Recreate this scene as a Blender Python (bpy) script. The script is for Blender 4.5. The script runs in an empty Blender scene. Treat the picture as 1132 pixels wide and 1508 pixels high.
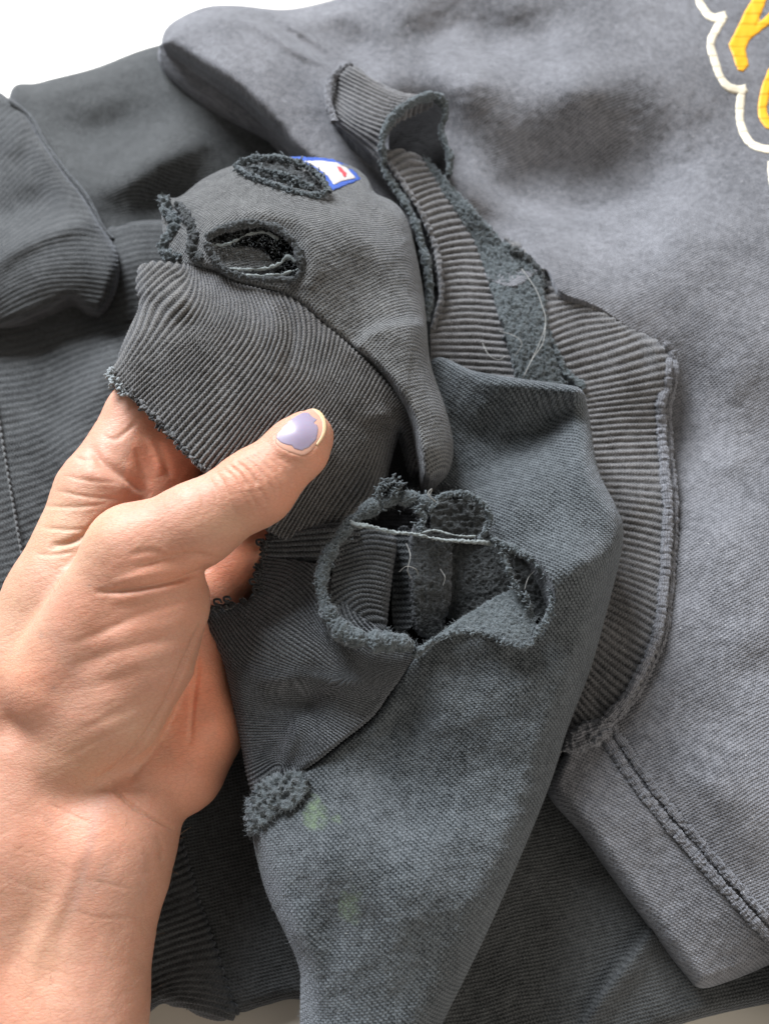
import bpy, bmesh, math, random
import numpy as np
from mathutils import Vector, Matrix
from mathutils.bvhtree import BVHTree
random.seed(7); RNG = np.random.default_rng(11)
sc = bpy.context.scene
COL = sc.collection
# ------------------------------------------------------------------ camera
W0, H0 = 1132.0, 1508.0
FPX = 1180.0
TILT = math.radians(20.0)
DCAM = 0.300
cam_d = bpy.data.cameras.new('camera'); cam = bpy.data.objects.new('camera', cam_d); COL.objects.link(cam)
CAMP = np.array([0.0, -math.sin(TILT) * DCAM, math.cos(TILT) * DCAM])
cam.location = CAMP; cam.rotation_euler = (TILT, 0, 0)
cam_d.sensor_fit = 'VERTICAL'; cam_d.sensor_height = 36.0
cam_d.lens = FPX / H0 * 36.0
cam_d.clip_start = 0.01; cam_d.clip_end = 20
cam_d.dof.use_dof = True; cam_d.dof.focus_distance = 0.226; cam_d.dof.aperture_fstop = 11.0
sc.camera = cam
# ------------------------------------------------------------------ light: one big window up left, dim room round it, plus an added fill lamp
world = bpy.data.worlds.new('World'); sc.world = world; world.use_nodes = True
bg = world.node_tree.nodes['Background']; bg.inputs[0].default_value = (1.0, 0.95, 0.88, 1); bg.inputs[1].default_value = 0.30
def area_light(name, loc, target, size, size_y, power, color):
    d = bpy.data.lights.new(name, 'AREA'); d.shape = 'RECTANGLE'; d.size = size; d.size_y = size_y
    d.energy = power; d.color = color
    o = bpy.data.objects.new(name, d); COL.objects.link(o); o.location = loc
    o.rotation_euler = (Vector(target) - Vector(loc)).to_track_quat('-Z', 'Y').to_euler()
    return o
area_light('window_light', (-0.55, 1.14, 0.86), (0, 0, 0.03), 0.72, 0.68, 74.0, (0.95, 0.97, 1.0))
area_light('fill_light', (1.0, -0.75, 0.85), (0, 0, 0.03), 1.3, 1.3, 12.5, (1.0, 0.88, 0.75))  # warm fill lamp, added to brighten the palm and lower faces
sc.view_settings.view_transform = 'Standard'; sc.view_settings.look = 'None'
sc.view_settings.gamma = 1.0; sc.view_settings.exposure = 0.0
sc.cycles.max_bounces = 6

# ------------------------------------------------------------------ mapping helpers
RX = np.array([1.0, 0, 0]); RY = np.array([0, math.cos(TILT), math.sin(TILT)]); RZ = np.array([0, -math.sin(TILT), math.cos(TILT)])
def U(px, py, h):
    """point in metres seen at photo position (px,py) and h millimetres above the table"""
    px = np.asarray(px, float); py = np.asarray(py, float); h = np.asarray(h, float)
    d = ((px - W0 / 2) / FPX)[..., None] * RX - ((py - H0 / 2) / FPX)[..., None] * RY - RZ
    t = (h * 0.001 - CAMP[2]) / d[..., 2]
    return CAMP + d * t[..., None]
def PX(P):
    v = np.asarray(P) - CAMP
    z = -(v @ RZ)
    return W0 / 2 + (v @ RX) / z * FPX, H0 / 2 - (v @ RY) / z * FPX, z
def hash3(ix, iy, iz):
    n = (ix.astype(np.int64) * 374761393 + iy.astype(np.int64) * 668265263 + iz.astype(np.int64) * 1274126177 + 1013) & 0xffffffff
    n = ((n ^ (n >> 13)) * 1274126177) & 0xffffffff
    n = ((n ^ (n >> 16)) * 2246822519) & 0xffffffff
    return ((n ^ (n >> 15)) & 0xffff) / 65535.0
def noise3(x, y, z):
    x = np.asarray(x, float); y = np.asarray(y, float); z = np.asarray(z, float) + 0 * x
    ix = np.floor(x); iy = np.floor(y); iz = np.floor(z)
    fx = x - ix; fy = y - iy; fz = z - iz
    fx = fx * fx * (3 - 2 * fx); fy = fy * fy * (3 - 2 * fy); fz = fz * fz * (3 - 2 * fz)
    r = 0
    for a in (0, 1):
        for b in (0, 1):
            for c in (0, 1):
                w = (fx if a else 1 - fx) * (fy if b else 1 - fy) * (fz if c else 1 - fz)
                r = r + w * hash3(ix + a, iy + b, iz + c)
    return r * 2 - 1
def noise2(x, y, s=0.0): return noise3(x, y, s + 0 * np.asarray(x, float))
def fbm2(x, y, s=0.0, o=3):
    r = 0; a = 1.0
    for k in range(o):
        r = r + a * noise2(x * 2 ** k + 17.3 * k, y * 2 ** k - 9.1 * k, s + 3.7 * k); a *= 0.5
    return r
def terry3(P, s, seed=0.0):
    """lumpy loops: billowed noise, P in metres, s lump size in mm"""
    q = np.asarray(P) * 1000.0 / s
    a = 1 - np.abs(noise3(q[:, 0], q[:, 1], q[:, 2] + seed)) * 1.6
    b = 1 - np.abs(noise3(q[:, 0] * 2.1 + 5, q[:, 1] * 2.1, q[:, 2] * 2.1 + seed + 9)) * 1.6
    return a * 0.65 + b * 0.35
def cat(points, n=10, closed=False):
    P = np.asarray(points, float); m = len(P); out = []
    rng = range(m if closed else m - 1)
    for i in rng:
        if closed: p0, p1, p2, p3 = P[i - 1], P[i], P[(i + 1) % m], P[(i + 2) % m]
        else: p0, p1, p2, p3 = P[max(i - 1, 0)], P[i], P[i + 1], P[min(i + 2, m - 1)]
        t = np.linspace(0, 1, n, endpoint=False)[:, None]
        out.append(0.5 * ((2 * p1) + (-p0 + p2) * t + (2 * p0 - 5 * p1 + 4 * p2 - p3) * t ** 2 + (-p0 + 3 * p1 - 3 * p2 + p3) * t ** 3))
    out = np.concatenate(out)
    if not closed: out = np.vstack([out, P[-1:]])
    return out
def resample(poly, step, closed=False):
    Q = np.vstack([poly, poly[:1]]) if closed else poly
    L = np.concatenate([[0], np.cumsum(np.linalg.norm(np.diff(Q[:, :2], axis=0), axis=1))])
    n = max(2, int(L[-1] / step) + 1)
    t = np.linspace(0, L[-1], n, endpoint=not closed)
    return np.stack([np.interp(t, L, Q[:, k]) for k in range(Q.shape[1])], 1)
class TPS:
    def __init__(s, pts, vals, reg=1e-6):
        s.p = np.asarray(pts, float) / 400.0; v = np.asarray(vals, float); n = len(v)
        if n < 3:
            s.c = None; s.m = v.mean(); return
        d = np.linalg.norm(s.p[:, None] - s.p[None], axis=2)
        K = np.where(d > 0, d * d * np.log(d + 1e-12), 0) + reg * np.eye(n)
        Pm = np.hstack([np.ones((n, 1)), s.p]); A = np.zeros((n + 3, n + 3)); A[:n, :n] = K; A[:n, n:] = Pm; A[n:, :n] = Pm.T
        s.c = np.linalg.lstsq(A, np.concatenate([v, np.zeros(3)]), rcond=None)[0]
    def __call__(s, x, y):
        x = np.asarray(x, float); sh = x.shape; q = np.stack([x.ravel(), np.asarray(y, float).ravel()], 1) / 400.0
        if s.c is None: return np.full(sh, s.m)
        out = np.empty(len(q)); n = len(s.p)
        for a in range(0, len(q), 40000):
            b = q[a:a + 40000]; d2 = ((b[:, None] - s.p[None]) ** 2).sum(2)
            out[a:a + 40000] = (0.5 * d2 * np.log(d2 + 1e-12)) @ s.c[:n] + s.c[n] + b @ s.c[n + 1:]
        return out.reshape(sh)
def segdist(x, y, poly, closed=True):
    """distance to a polyline, nearest point, and fraction along it"""
    A = poly[:, :2]; B = np.roll(A, -1, 0)
    if not closed: A = A[:-1]; B = B[:-1]
    AB = B - A; L2 = (AB ** 2).sum(1) + 1e-12; m = len(A)
    x = np.asarray(x, float).ravel(); y = np.asarray(y, float).ravel(); N = len(x)
    D = np.empty(N); QX = np.empty(N); QY = np.empty(N); T = np.empty(N)
    for a in range(0, N, 30000):
        px = x[a:a + 30000, None]; py = y[a:a + 30000, None]
        t = np.clip(((px - A[:, 0]) * AB[:, 0] + (py - A[:, 1]) * AB[:, 1]) / L2, 0, 1)
        qx = A[:, 0] + t * AB[:, 0]; qy = A[:, 1] + t * AB[:, 1]
        d2 = (px - qx) ** 2 + (py - qy) ** 2
        k = d2.argmin(1); r = np.arange(len(k))
        D[a:a + 30000] = np.sqrt(d2[r, k]); QX[a:a + 30000] = qx[r, k]; QY[a:a + 30000] = qy[r, k]
        T[a:a + 30000] = (k + t[r, k]) / m
    return D, QX, QY, T
def inside(x, y, poly):
    A = poly[:, :2]; B = np.roll(A, -1, 0); x = np.asarray(x, float).ravel(); y = np.asarray(y, float).ravel()
    c = np.zeros(len(x), bool)
    for (x1, y1), (x2, y2) in zip(A, B):
        if y1 == y2: continue
        k = ((y1 > y) != (y2 > y)) & (x < (x2 - x1) * (y - y1) / (y2 - y1) + x1)
        c ^= k
    return c

# ------------------------------------------------------------------ objects
def mesh_obj(name, V, F, mat, parent=None, uv=None, smooth=True, attrs=None):
    me = bpy.data.meshes.new(name); V = np.asarray(V, float)
    F = [tuple(int(i) for i in f) for f in F] if not isinstance(F, np.ndarray) else F
    if isinstance(F, np.ndarray):
        nf, k = F.shape
        me.vertices.add(len(V)); me.vertices.foreach_set('co', V.ravel())
        me.loops.add(nf * k); me.loops.foreach_set('vertex_index', F.ravel().astype(np.int32))
        me.polygons.add(nf); me.polygons.foreach_set('loop_start', np.arange(0, nf * k, k, dtype=np.int32))
        me.update(calc_edges=True); me.validate()
    else:
        me.from_pydata(V.tolist(), [], F); me.update()
    if smooth: me.polygons.foreach_set('use_smooth', np.ones(len(me.polygons), bool))
    if uv is not None:
        l = me.uv_layers.new(name='UVMap'); vi = np.empty(len(me.loops), np.int32); me.loops.foreach_get('vertex_index', vi)
        l.data.foreach_set('uv', np.asarray(uv, float)[vi].ravel())
    if attrs:
        for k, v in attrs.items():
            a = me.attributes.new(k, 'FLOAT', 'POINT'); a.data.foreach_set('value', np.asarray(v, float))
    me.materials.append(mat)
    o = bpy.data.objects.new(name, me); COL.objects.link(o)
    if parent is not None: o.parent = parent
    return o
def empty(name, loc, label, category):
    o = bpy.data.objects.new(name, None); COL.objects.link(o); o.empty_display_size = 0.02
    o['label'] = label; o['category'] = category
    return o
FUZZ = {}     # material -> list of (points, normals, parent)

def patch(name, mat, parent, outline, hpts=None, hfun=None, res=3.0, ridges=(), guides=None, rib=0.0, pitch=2.0,
          uvang=0.0, fold=None, lump=None, smooth_out=True, skirt=2.5, wob=0.0, wobs=60.0, noise=(0.0, 50.0), seed=0.0, sharp=0.0,
          lift=0.0, fuzz=0, fuzzlen=0.9, fray=0.0, ribmask=None, attrs_fn=None, extra=None):
    """a sheet of cloth: outline points (x, y[, drop mm, radius px]) in photo coordinates, heights in mm above the table"""
    O = np.array([(p[0], p[1], p[2] if len(p) > 2 else (fold[0] if fold else 0.0), p[3] if len(p) > 3 else (fold[1] if fold else 10.0)) for p in outline], float)
    O = cat(O, 8, True) if smooth_out else O
    O = resample(O, 6.0 if fray == 0 else 2.0, True)
    if fray:
        n = np.roll(O[:, :2], -1, 0) - np.roll(O[:, :2], 1, 0); n = np.stack([n[:, 1], -n[:, 0]], 1); n /= np.linalg.norm(n, axis=1)[:, None] + 1e-9
        O[:, :2] += n * (fray * (noise2(O[:, 0] / 4.0, O[:, 1] / 4.0, seed) + 0.6 * noise2(O[:, 0] / 13.0, O[:, 1] / 13.0, seed + 4)))[:, None]
    O[:, 2:] = np.clip(O[:, 2:], 0, None)
    x0, y0 = O[:, 0].min() - res, O[:, 1].min() - res; x1, y1 = O[:, 0].max() + 2 * res, O[:, 1].max() + 2 * res
    gx, gy = np.meshgrid(np.arange(x0, x1, res), np.arange(y0, y1, res)); sh = gx.shape
    X = gx.ravel().copy(); Y = gy.ravel().copy()
    ins = inside(X, Y, O)
    I = ins.reshape(sh)
    keep = I[:-1, :-1] | I[1:, :-1] | I[:-1, 1:] | I[1:, 1:]
    used = np.zeros(sh, bool); used[:-1, :-1] |= keep; used[1:, :-1] |= keep; used[:-1, 1:] |= keep; used[1:, 1:] |= keep
    uidx = np.flatnonzero(used.ravel())
    # exact distances only near the rim
    wn = int(math.ceil((O[:, 3].max() + 6) / res)) + 1
    ii = np.pad((~I).astype(np.int32), wn, constant_values=1).cumsum(0).cumsum(1); ii = np.pad(ii, ((1, 0), (1, 0)))
    k2 = 2 * wn + 1; near = (ii[k2:, k2:] - ii[:-k2, k2:] - ii[k2:, :-k2] + ii[:-k2, :-k2])[:sh[0], :sh[1]].ravel()[uidx] > 0
    D = np.full(len(uidx), 1e3); QX = X[uidx].copy(); QY = Y[uidx].copy(); nk = np.flatnonzero(near)
    D[nk], QX[nk], QY[nk], _ = segdist(X[uidx[nk]], Y[uidx[nk]], O)
    out = ~ins[uidx]
    X[uidx[out]] = QX[out]; Y[uidx[out]] = QY[out]
    d = np.where(out, 0.0, D)
    x = X[uidx]; y = Y[uidx]
    # heights
    h = hfun(x, y) if hfun is not None else TPS([p[:2] for p in hpts], [p[2] for p in hpts])(x, y)
    h = np.array(h + lift)
    for rg in ridges:
        pl = np.asarray(rg[0], float); amp, wd = rg[1], rg[2]
        pl = resample(cat(pl, 8), 8.0) if len(pl) > 2 else resample(pl, 8.0)
        kk = np.flatnonzero((x > pl[:, 0].min() - 3 * wd) & (x < pl[:, 0].max() + 3 * wd) & (y > pl[:, 1].min() - 3 * wd) & (y < pl[:, 1].max() + 3 * wd))
        if len(kk) == 0: continue
        xk = x[kk]; yk = y[kk]
        dd, qx, qy, tt = segdist(xk, yk, pl, False)
        tap = np.sin(np.pi * np.clip(tt, 0, 1)) ** 0.9 if not (len(rg) > 3 and rg[3] == 'full') else 1.0
        a = amp
        if len(rg) > 3 and rg[3] == 'step':      # one sided: falls sharply on the right of the line, slowly on its left
            i0 = np.clip((tt * (len(pl) - 1)).astype(int), 0, len(pl) - 2); tv = pl[i0 + 1] - pl[i0]
            side = np.sign(tv[:, 0] * (yk - qy) - tv[:, 1] * (xk - qx))
            h[kk] += a * tap * np.exp(-(dd / np.where(side > 0, wd * 0.18, wd)) ** 2)
        else:
            h[kk] += a * tap * np.exp(-(dd / wd) ** 2)
    if wob: h = h + wob * fbm2(x / wobs, y / wobs, seed + 2.0)
    if noise[0]: h = h + noise[0] * fbm2(x / noise[1], y / noise[1], seed + 5.0)
    if O[:, 2].max() > 0:
        Oc = O[::2]; fk = np.flatnonzero(d < O[:, 3].max()); dr = np.zeros(len(fk)); Rr = np.ones(len(fk))
        for a in range(0, len(fk), 30000):
            q = fk[a:a + 30000]
            w = 1.0 / ((x[q, None] - Oc[:, 0]) ** 2 + (y[q, None] - Oc[:, 1]) ** 2 + 9.0) ** 2
            den = w.sum(1); dr[a:a + 30000] = w @ Oc[:, 2] / den; Rr[a:a + 30000] = w @ Oc[:, 3] / den
        t = np.clip(d[fk] / np.maximum(Rr, 1.0), 0, 1)
        h[fk] -= dr * (1 - np.sqrt(np.clip(1 - (1 - t) ** 2, 0, 1)))
    base_h = h
    P = U(x, y, h)
    # normals by finite differences on the parameter sheet
    full = np.full((sh[0] * sh[1], 3), np.nan); full[uidx] = P; G = full.reshape(sh[0], sh[1], 3)
    def diff(G, ax):
        f = np.roll(G, -1, ax) - G; b = G - np.roll(G, 1, ax)
        f = np.where(np.isnan(f), b, f); b = np.where(np.isnan(b), f, b); return f + b
    N = np.cross(diff(G, 1), -diff(G, 0)).reshape(-1, 3)[uidx]
    ln = np.linalg.norm(N, axis=1); bad = ~(ln > 1e-14); N[bad] = (0, 0, 1); ln[bad] = 1; N /= ln[:, None]
    # cloth coordinates in mm
    if guides:
        gp = []; gu = []; gv = []
        for k, pts in guides:
            q = cat(np.array(pts, float), 6) if len(pts) > 2 else np.array(pts, float)
            q = resample(q, max(12.0, np.linalg.norm(np.diff(q, axis=0), axis=1).sum() / 7))
            hh = hfun(q[:, 0], q[:, 1]) if hfun is not None else TPS([p[:2] for p in hpts], [p[2] for p in hpts])(q[:, 0], q[:, 1])
            p3 = U(q[:, 0], q[:, 1], hh); L = np.concatenate([[0], np.cumsum(np.linalg.norm(np.diff(p3, axis=0), axis=1))]) * 1000
            gp += q.tolist(); gu += [k] * len(q); gv += L.tolist()
        phi = TPS(gp, gu, 1e-4)(x, y); vv = TPS(gp, gv, 1e-2)(x, y)
        phi = phi + 0.05 * fbm2(x / 26.0, y / 26.0, seed + 8)
        uv = np.stack([phi * pitch, vv], 1)
    else:
        c, s = math.cos(math.radians(uvang)), math.sin(math.radians(uvang))
        q = P * 1000; uv = np.stack([c * q[:, 0] + s * q[:, 1], -s * q[:, 0] + c * q[:, 1]], 1)
        uv = uv + 0.5 * np.stack([fbm2(x / 70, y / 70, seed + 1), fbm2(x / 70, y / 70, seed + 3)], 1)
        phi = None
    disp = np.zeros(len(x))
    if rib and phi is not None:
        pr = np.abs(np.sin(np.pi * phi)) ** 0.75
        m = ribmask(x, y) if ribmask is not None else 1.0
        disp += rib * (pr - 0.5) * m * (1 + 0.25 * fbm2(x / 30, y / 30, seed + 6))
        disp += 0.06 * rib / 0.5 * np.sin(2 * np.pi * (vv / 1.05 + 0.35 * np.abs((phi % 1) - .5) * 2)) * pr * m
    if lump: disp += lump[0] * (terry3(P, lump[1], seed) - 0.5)
    if extra is not None: disp += extra(x, y, d)
    P = P + N * (disp * 0.001)[:, None]
    remap = np.full(sh[0] * sh[1], -1); remap[uidx] = np.arange(len(uidx))
    gi = np.arange(sh[0] * sh[1]).reshape(sh)
    F = np.stack([gi[:-1, :-1][keep], gi[1:, :-1][keep], gi[1:, 1:][keep], gi[:-1, 1:][keep]], 1)
    F = remap[F]
    V = P; UV = uv; nN = N
    if skirt:
        E = np.concatenate([F[:, [0, 1]], F[:, [1, 2]], F[:, [2, 3]], F[:, [3, 0]]])
        key = np.sort(E, 1); key = key[:, 0].astype(np.int64) * (len(P) + 1) + key[:, 1]
        u_, inv, cnt = np.unique(key, return_inverse=True, return_counts=True)
        BE = E[cnt[inv] == 1]
        bv = np.unique(BE); mp = np.full(len(P), -1); mp[bv] = np.arange(len(bv)) + len(P)
        # inward direction in the sheet
        cxy = np.stack([x.mean() - x[bv], y.mean() - y[bv]], 1); cxy /= np.linalg.norm(cxy, axis=1)[:, None] + 1e-9
        S = P[bv] - np.array([0, 0, 1]) * skirt * 0.001
        S[:, 0] += cxy[:, 0] * 0.0006; S[:, 1] -= cxy[:, 1] * 0.0006
        S[:, 2] = np.maximum(S[:, 2], 0.0005)
        V = np.vstack([P, S]); UV = np.vstack([uv, uv[bv] + [0, skirt]]); nN = np.vstack([N, N[bv]])
        SF = np.stack([BE[:, 1], BE[:, 0], mp[BE[:, 0]], mp[BE[:, 1]]], 1)
        F = np.vstack([F, SF])
    at = {}
    if attrs_fn is not None:
        for k, v in attrs_fn(x, y, d).items():
            at[k] = np.concatenate([v, np.zeros(len(V) - len(v))])
    o = mesh_obj(name, V, F, mat, parent, UV, True, at)
    if fuzz:
        area = fuzz
        k = RNG.integers(0, len(P), area); FUZZ.setdefault((parent.name if parent else name), []).append((P[k], N[k], fuzzlen, mat))
    hp = TPS
    o_h = (x, y, (P[:, 2] * 1000))
    return o, o_h
def grid_h(o_h):
    """height look-up (nearest of a coarse raster) from a finished sheet"""
    x, y, h = o_h
    s = 4.0; ix = np.floor(x / s).astype(int); iy = np.floor(y / s).astype(int); ox, oy = ix.min(), iy.min()
    A = np.zeros((iy.max() - oy + 1, ix.max() - ox + 1)); Cn = np.zeros_like(A)
    np.add.at(A, (iy - oy, ix - ox), h); np.add.at(Cn, (iy - oy, ix - ox), 1)
    for _ in range(14):
        z = Cn == 0
        if not z.any(): break
        A2 = np.zeros_like(A); C2 = np.zeros_like(A)
        M = np.where(Cn > 0, A / np.maximum(Cn, 1), 0)
        for dy, dx in ((0, 1), (0, -1), (1, 0), (-1, 0)):
            A2 += np.roll(M, (dy, dx), (0, 1)); C2 += np.roll((Cn > 0) * 1.0, (dy, dx), (0, 1))
        A = np.where(z, A2, A); Cn = np.where(z, C2, Cn)
    M = np.where(Cn > 0, A / np.maximum(Cn, 1), 0)
    def f(px, py):
        fx = np.asarray(px, float) / s - ox - .5; fy = np.asarray(py, float) / s - oy - .5
        a = np.clip(np.floor(fx).astype(int), 0, M.shape[1] - 2); b = np.clip(np.floor(fy).astype(int), 0, M.shape[0] - 2)
        u = np.clip(fx - a, 0, 1); v = np.clip(fy - b, 0, 1)
        return (M[b, a] * (1 - u) + M[b, a + 1] * u) * (1 - v) + (M[b + 1, a] * (1 - u) + M[b + 1, a + 1] * u) * v
    return f
def tube(name, mat, parent, path, lump=None, res=1.6, sides=10, seed=0.0, closed=False, flat=1.0, make=True, twist=0.0):
    """path points (px, py, h mm, radius px); a lumpy rope of cloth"""
    p = cat(np.array(path, float), 10, closed); p = resample(p, res, closed)
    C = U(p[:, 0], p[:, 1], p[:, 2]); z = PX(C)[2]; r = p[:, 3] / FPX * z
    if closed: T = np.roll(C, -1, 0) - np.roll(C, 1, 0)
    else: T = np.gradient(C, axis=0)
    T /= np.linalg.norm(T, axis=1)[:, None] + 1e-12
    if lump and lump[0] > 1.0: r = r * (0.82 + 0.30 * noise3(p[:, 0] / 11, p[:, 1] / 11, seed + 0 * r))
    A = np.cross(T, CAMP - C); A /= np.linalg.norm(A, axis=1)[:, None]; B = np.cross(A, T)
    if lump: sides = max(sides, int(2 * np.pi * p[:, 3].max() / 1.8))
    th = np.linspace(0, 2 * np.pi, sides, endpoint=False); n = len(C)
    dirs = A[:, None] * np.cos(th)[None, :, None] + B[:, None] * (np.sin(th)[None, :, None] * flat)
    V = (C[:, None] + dirs * r[:, None, None]).reshape(-1, 3)
    Nn = dirs.reshape(-1, 3); Nn /= np.linalg.norm(Nn, axis=1)[:, None] + 1e-9
    if lump: V = V + Nn * (lump[0] * (terry3(V, lump[1], seed) - 0.5) * 0.001)[:, None]
    i = np.arange(n if closed else n - 1)[:, None]; j = np.arange(sides)[None]
    i2 = (i + 1) % n; j2 = (j + 1) % sides
    F = np.stack([(i * sides + j), (i * sides + j2), (i2 * sides + j2), (i2 * sides + j)], 2).reshape(-1, 4)
    L = np.concatenate([[0], np.cumsum(np.linalg.norm(np.diff(C, axis=0), axis=1))]) * 1000
    UV = np.stack([np.repeat(L, sides), np.tile(th * 2, n)], 1)
    if not make: return V, F, UV, Nn
    o = mesh_obj(name, V, F, mat, parent, UV)
    return o, V, Nn
def fibers(name, mat, parent, P, N, length=1.0, width=0.05, curl=0.6, seed=0, segs=3, spread=0.9):
    """many thin bent ribbons standing on points P, in one mesh"""
    r = np.random.default_rng(seed); n = len(P)
    D = N + spread * r.normal(size=(n, 3)); D /= np.linalg.norm(D, axis=1)[:, None] + 1e-9
    L = length * 0.001 * (0.35 + 1.1 * r.random(n)) ; bend = r.normal(size=(n, 3)) * curl
    side = np.cross(D, r.normal(size=(n, 3))); side /= np.linalg.norm(side, axis=1)[:, None] + 1e-9
    wv = width * 0.001 * 0.5 * (0.6 + 0.8 * r.random(n))
    V = np.empty((n, segs + 1, 2, 3)); c = P - D * 0.0002; dirn = D.copy()
    for k in range(segs + 1):
        tp = 1 - 0.5 * k / segs
        V[:, k, 0] = c + side * (wv * tp)[:, None]; V[:, k, 1] = c - side * (wv * tp)[:, None]
        dirn = dirn + bend / segs * (1 if k % 2 == 0 else .6); dirn /= np.linalg.norm(dirn, axis=1)[:, None]
        c = c + dirn * (L / segs)[:, None]
    b = (np.arange(n) * (segs + 1) * 2)[:, None]; k = np.arange(segs)[None] * 2
    F = np.stack([b + k, b + k + 1, b + k + 3, b + k + 2], 2).reshape(-1, 4)
    o = mesh_obj(name, V.reshape(-1, 3), F, mat, parent); o['kind'] = 'stuff'
    return o
def yarn(name, mat, parent, path, res=1.5, sides=7, lump=None):
    return tube(name, mat, parent, path, lump, res, sides)[0]

# ------------------------------------------------------------------ materials
def new_mat(name):
    m = bpy.data.materials.new(name); m.use_nodes = True; nt = m.node_tree; b = nt.nodes['Principled BSDF']
    return m, nt, b
def nd(nt, t, **kw):
    n = nt.nodes.new(t)
    for k, v in kw.items():
        if k == 'op': n.operation = v
        else: setattr(n, k, v)
    return n
def mth(nt, op, a, b=None, c=None):
    n = nt.nodes.new('ShaderNodeMath'); n.operation = op
    for i, v in enumerate((a, b, c)):
        if v is None: continue
        if isinstance(v, (int, float)): n.inputs[i].default_value = v
        else: nt.links.new(v, n.inputs[i])
    return n.outputs[0]
def mixc(nt, f, a, b, mode='MIX'):
    n = nt.nodes.new('ShaderNodeMix'); n.data_type = 'RGBA'; n.blend_type = mode
    for sock, v in ((n.inputs[0], f), (n.inputs[6], a), (n.inputs[7], b)):
        if isinstance(v, (int, float)): sock.default_value = v
        elif isinstance(v, tuple): sock.default_value = (*v, 1) if len(v) == 3 else v
        else: nt.links.new(v, sock)
    return n.outputs[2]
def noise_tex(nt, vec, scale, detail=3.0, rough=0.55):
    n = nt.nodes.new('ShaderNodeTexNoise'); n.inputs['Scale'].default_value = scale; n.inputs['Detail'].default_value = detail
    n.inputs['Roughness'].default_value = rough; nt.links.new(vec, n.inputs['Vector']); return n.outputs['Fac']
def ramp(nt, f, lo, hi):
    n = nt.nodes.new('ShaderNodeMapRange'); nt.links.new(f, n.inputs[0]); n.inputs[1].default_value = lo; n.inputs[2].default_value = hi
    return n.outputs[0]
def cloth(name, dark, light, pu=1.0, pv=1.0, bump=0.8, rib=False, slant=0.8, heather=0.5, stain=None, sheen=0.34, fade=(0.35, 0.7), terry=False, ribc=0.30):
    m, nt, b = new_mat(name)
    geo = nt.nodes.new('ShaderNodeTexCoord'); uvn = nt.nodes.new('ShaderNodeUVMap'); uvn.uv_map = 'UVMap'
    obj = geo.outputs['Object']
    sep = nt.nodes.new('ShaderNodeSeparateXYZ'); nt.links.new(uvn.outputs[0], sep.inputs[0])
    u = mth(nt, 'DIVIDE', sep.outputs[0], pu); v = mth(nt, 'DIVIDE', sep.outputs[1], pv)
    fr = mth(nt, 'FRACT', u); tri = mth(nt, 'ABSOLUTE', mth(nt, 'SUBTRACT', fr, 0.5))           # 0..0.5
    col = mth(nt, 'SINE', mth(nt, 'MULTIPLY', u, 2 * math.pi)) if not rib else mth(nt, 'MULTIPLY', mth(nt, 'COSINE', mth(nt, 'MULTIPLY', u, 2 * math.pi)), -1.0)
    st = mth(nt, 'SINE', mth(nt, 'MULTIPLY', mth(nt, 'ADD', v, mth(nt, 'MULTIPLY', tri, slant * 2 if rib else slant * 0.75)), 2 * math.pi))
    yn = noise_tex(nt, obj, 1700.0, 3.0)
    if terry:
        k = mth(nt, 'MULTIPLY', noise_tex(nt, obj, 1500.0, 3.0), 2.0)
    else:
        k = mth(nt, 'ADD', mth(nt, 'MULTIPLY', col, 0.10 if not rib else ribc), mth(nt, 'MULTIPLY', st, 0.27 if not rib else 0.15))
        k = mth(nt, 'ADD', k, mth(nt, 'MULTIPLY', yn, 1.25))
    kf = ramp(nt, k, -0.15, 1.35)
    mott = ramp(nt, noise_tex(nt, obj, 42.0, 5.0, 0.62), fade[0], fade[1])
    fine = ramp(nt, noise_tex(nt, obj, 420.0, 3.0), 0.3, 0.75)
    f = mth(nt, 'ADD', mth(nt, 'MULTIPLY', mott, 0.20), mth(nt, 'MULTIPLY', fine, 0.22))
    f = mth(nt, 'ADD', f, mth(nt, 'MULTIPLY', mth(nt, 'SUBTRACT', kf, 0.38), heather))
    f.node.use_clamp = True
    c = mixc(nt, f, dark, light)
    spk = ramp(nt, noise_tex(nt, obj, 900.0, 1.0), 0.77, 0.80)
    c = mixc(nt, mth(nt, 'MULTIPLY', spk, 0.25), c, tuple(min(1, x * 3.0) for x in light))
    if stain:
        at = nt.nodes.new('ShaderNodeAttribute'); at.attribute_name = 'stain'
        c = mixc(nt, at.outputs['Fac'], c, stain)
    nt.links.new(c, b.inputs['Base Color']); b.inputs['Roughness'].default_value = 0.95
    b.inputs['Specular IOR Level'].default_value = 0.12
    b.inputs['Sheen Weight'].default_value = sheen; b.inputs['Sheen Roughness'].default_value = 0.35
    b.inputs['Sheen Tint'].default_value = (0.75, 0.8, 0.9, 1)
    bp = nt.nodes.new('ShaderNodeBump'); bp.inputs['Strength'].default_value = bump; bp.inputs['Distance'].default_value = 0.00035
    nt.links.new(k, bp.inputs['Height']); nt.links.new(bp.outputs[0], b.inputs['Normal'])
    return m
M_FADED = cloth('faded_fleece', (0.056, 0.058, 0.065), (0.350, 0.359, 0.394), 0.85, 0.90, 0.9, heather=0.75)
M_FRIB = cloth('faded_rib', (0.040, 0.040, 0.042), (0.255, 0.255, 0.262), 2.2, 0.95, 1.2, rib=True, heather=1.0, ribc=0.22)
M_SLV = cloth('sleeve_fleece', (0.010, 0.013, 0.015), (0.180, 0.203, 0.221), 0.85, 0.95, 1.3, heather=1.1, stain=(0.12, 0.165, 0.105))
M_SLV2 = cloth('patch_sleeve_fleece', (0.024, 0.025, 0.026), (0.245, 0.251, 0.253), 0.85, 0.95, 1.3, heather=1.2)
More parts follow.
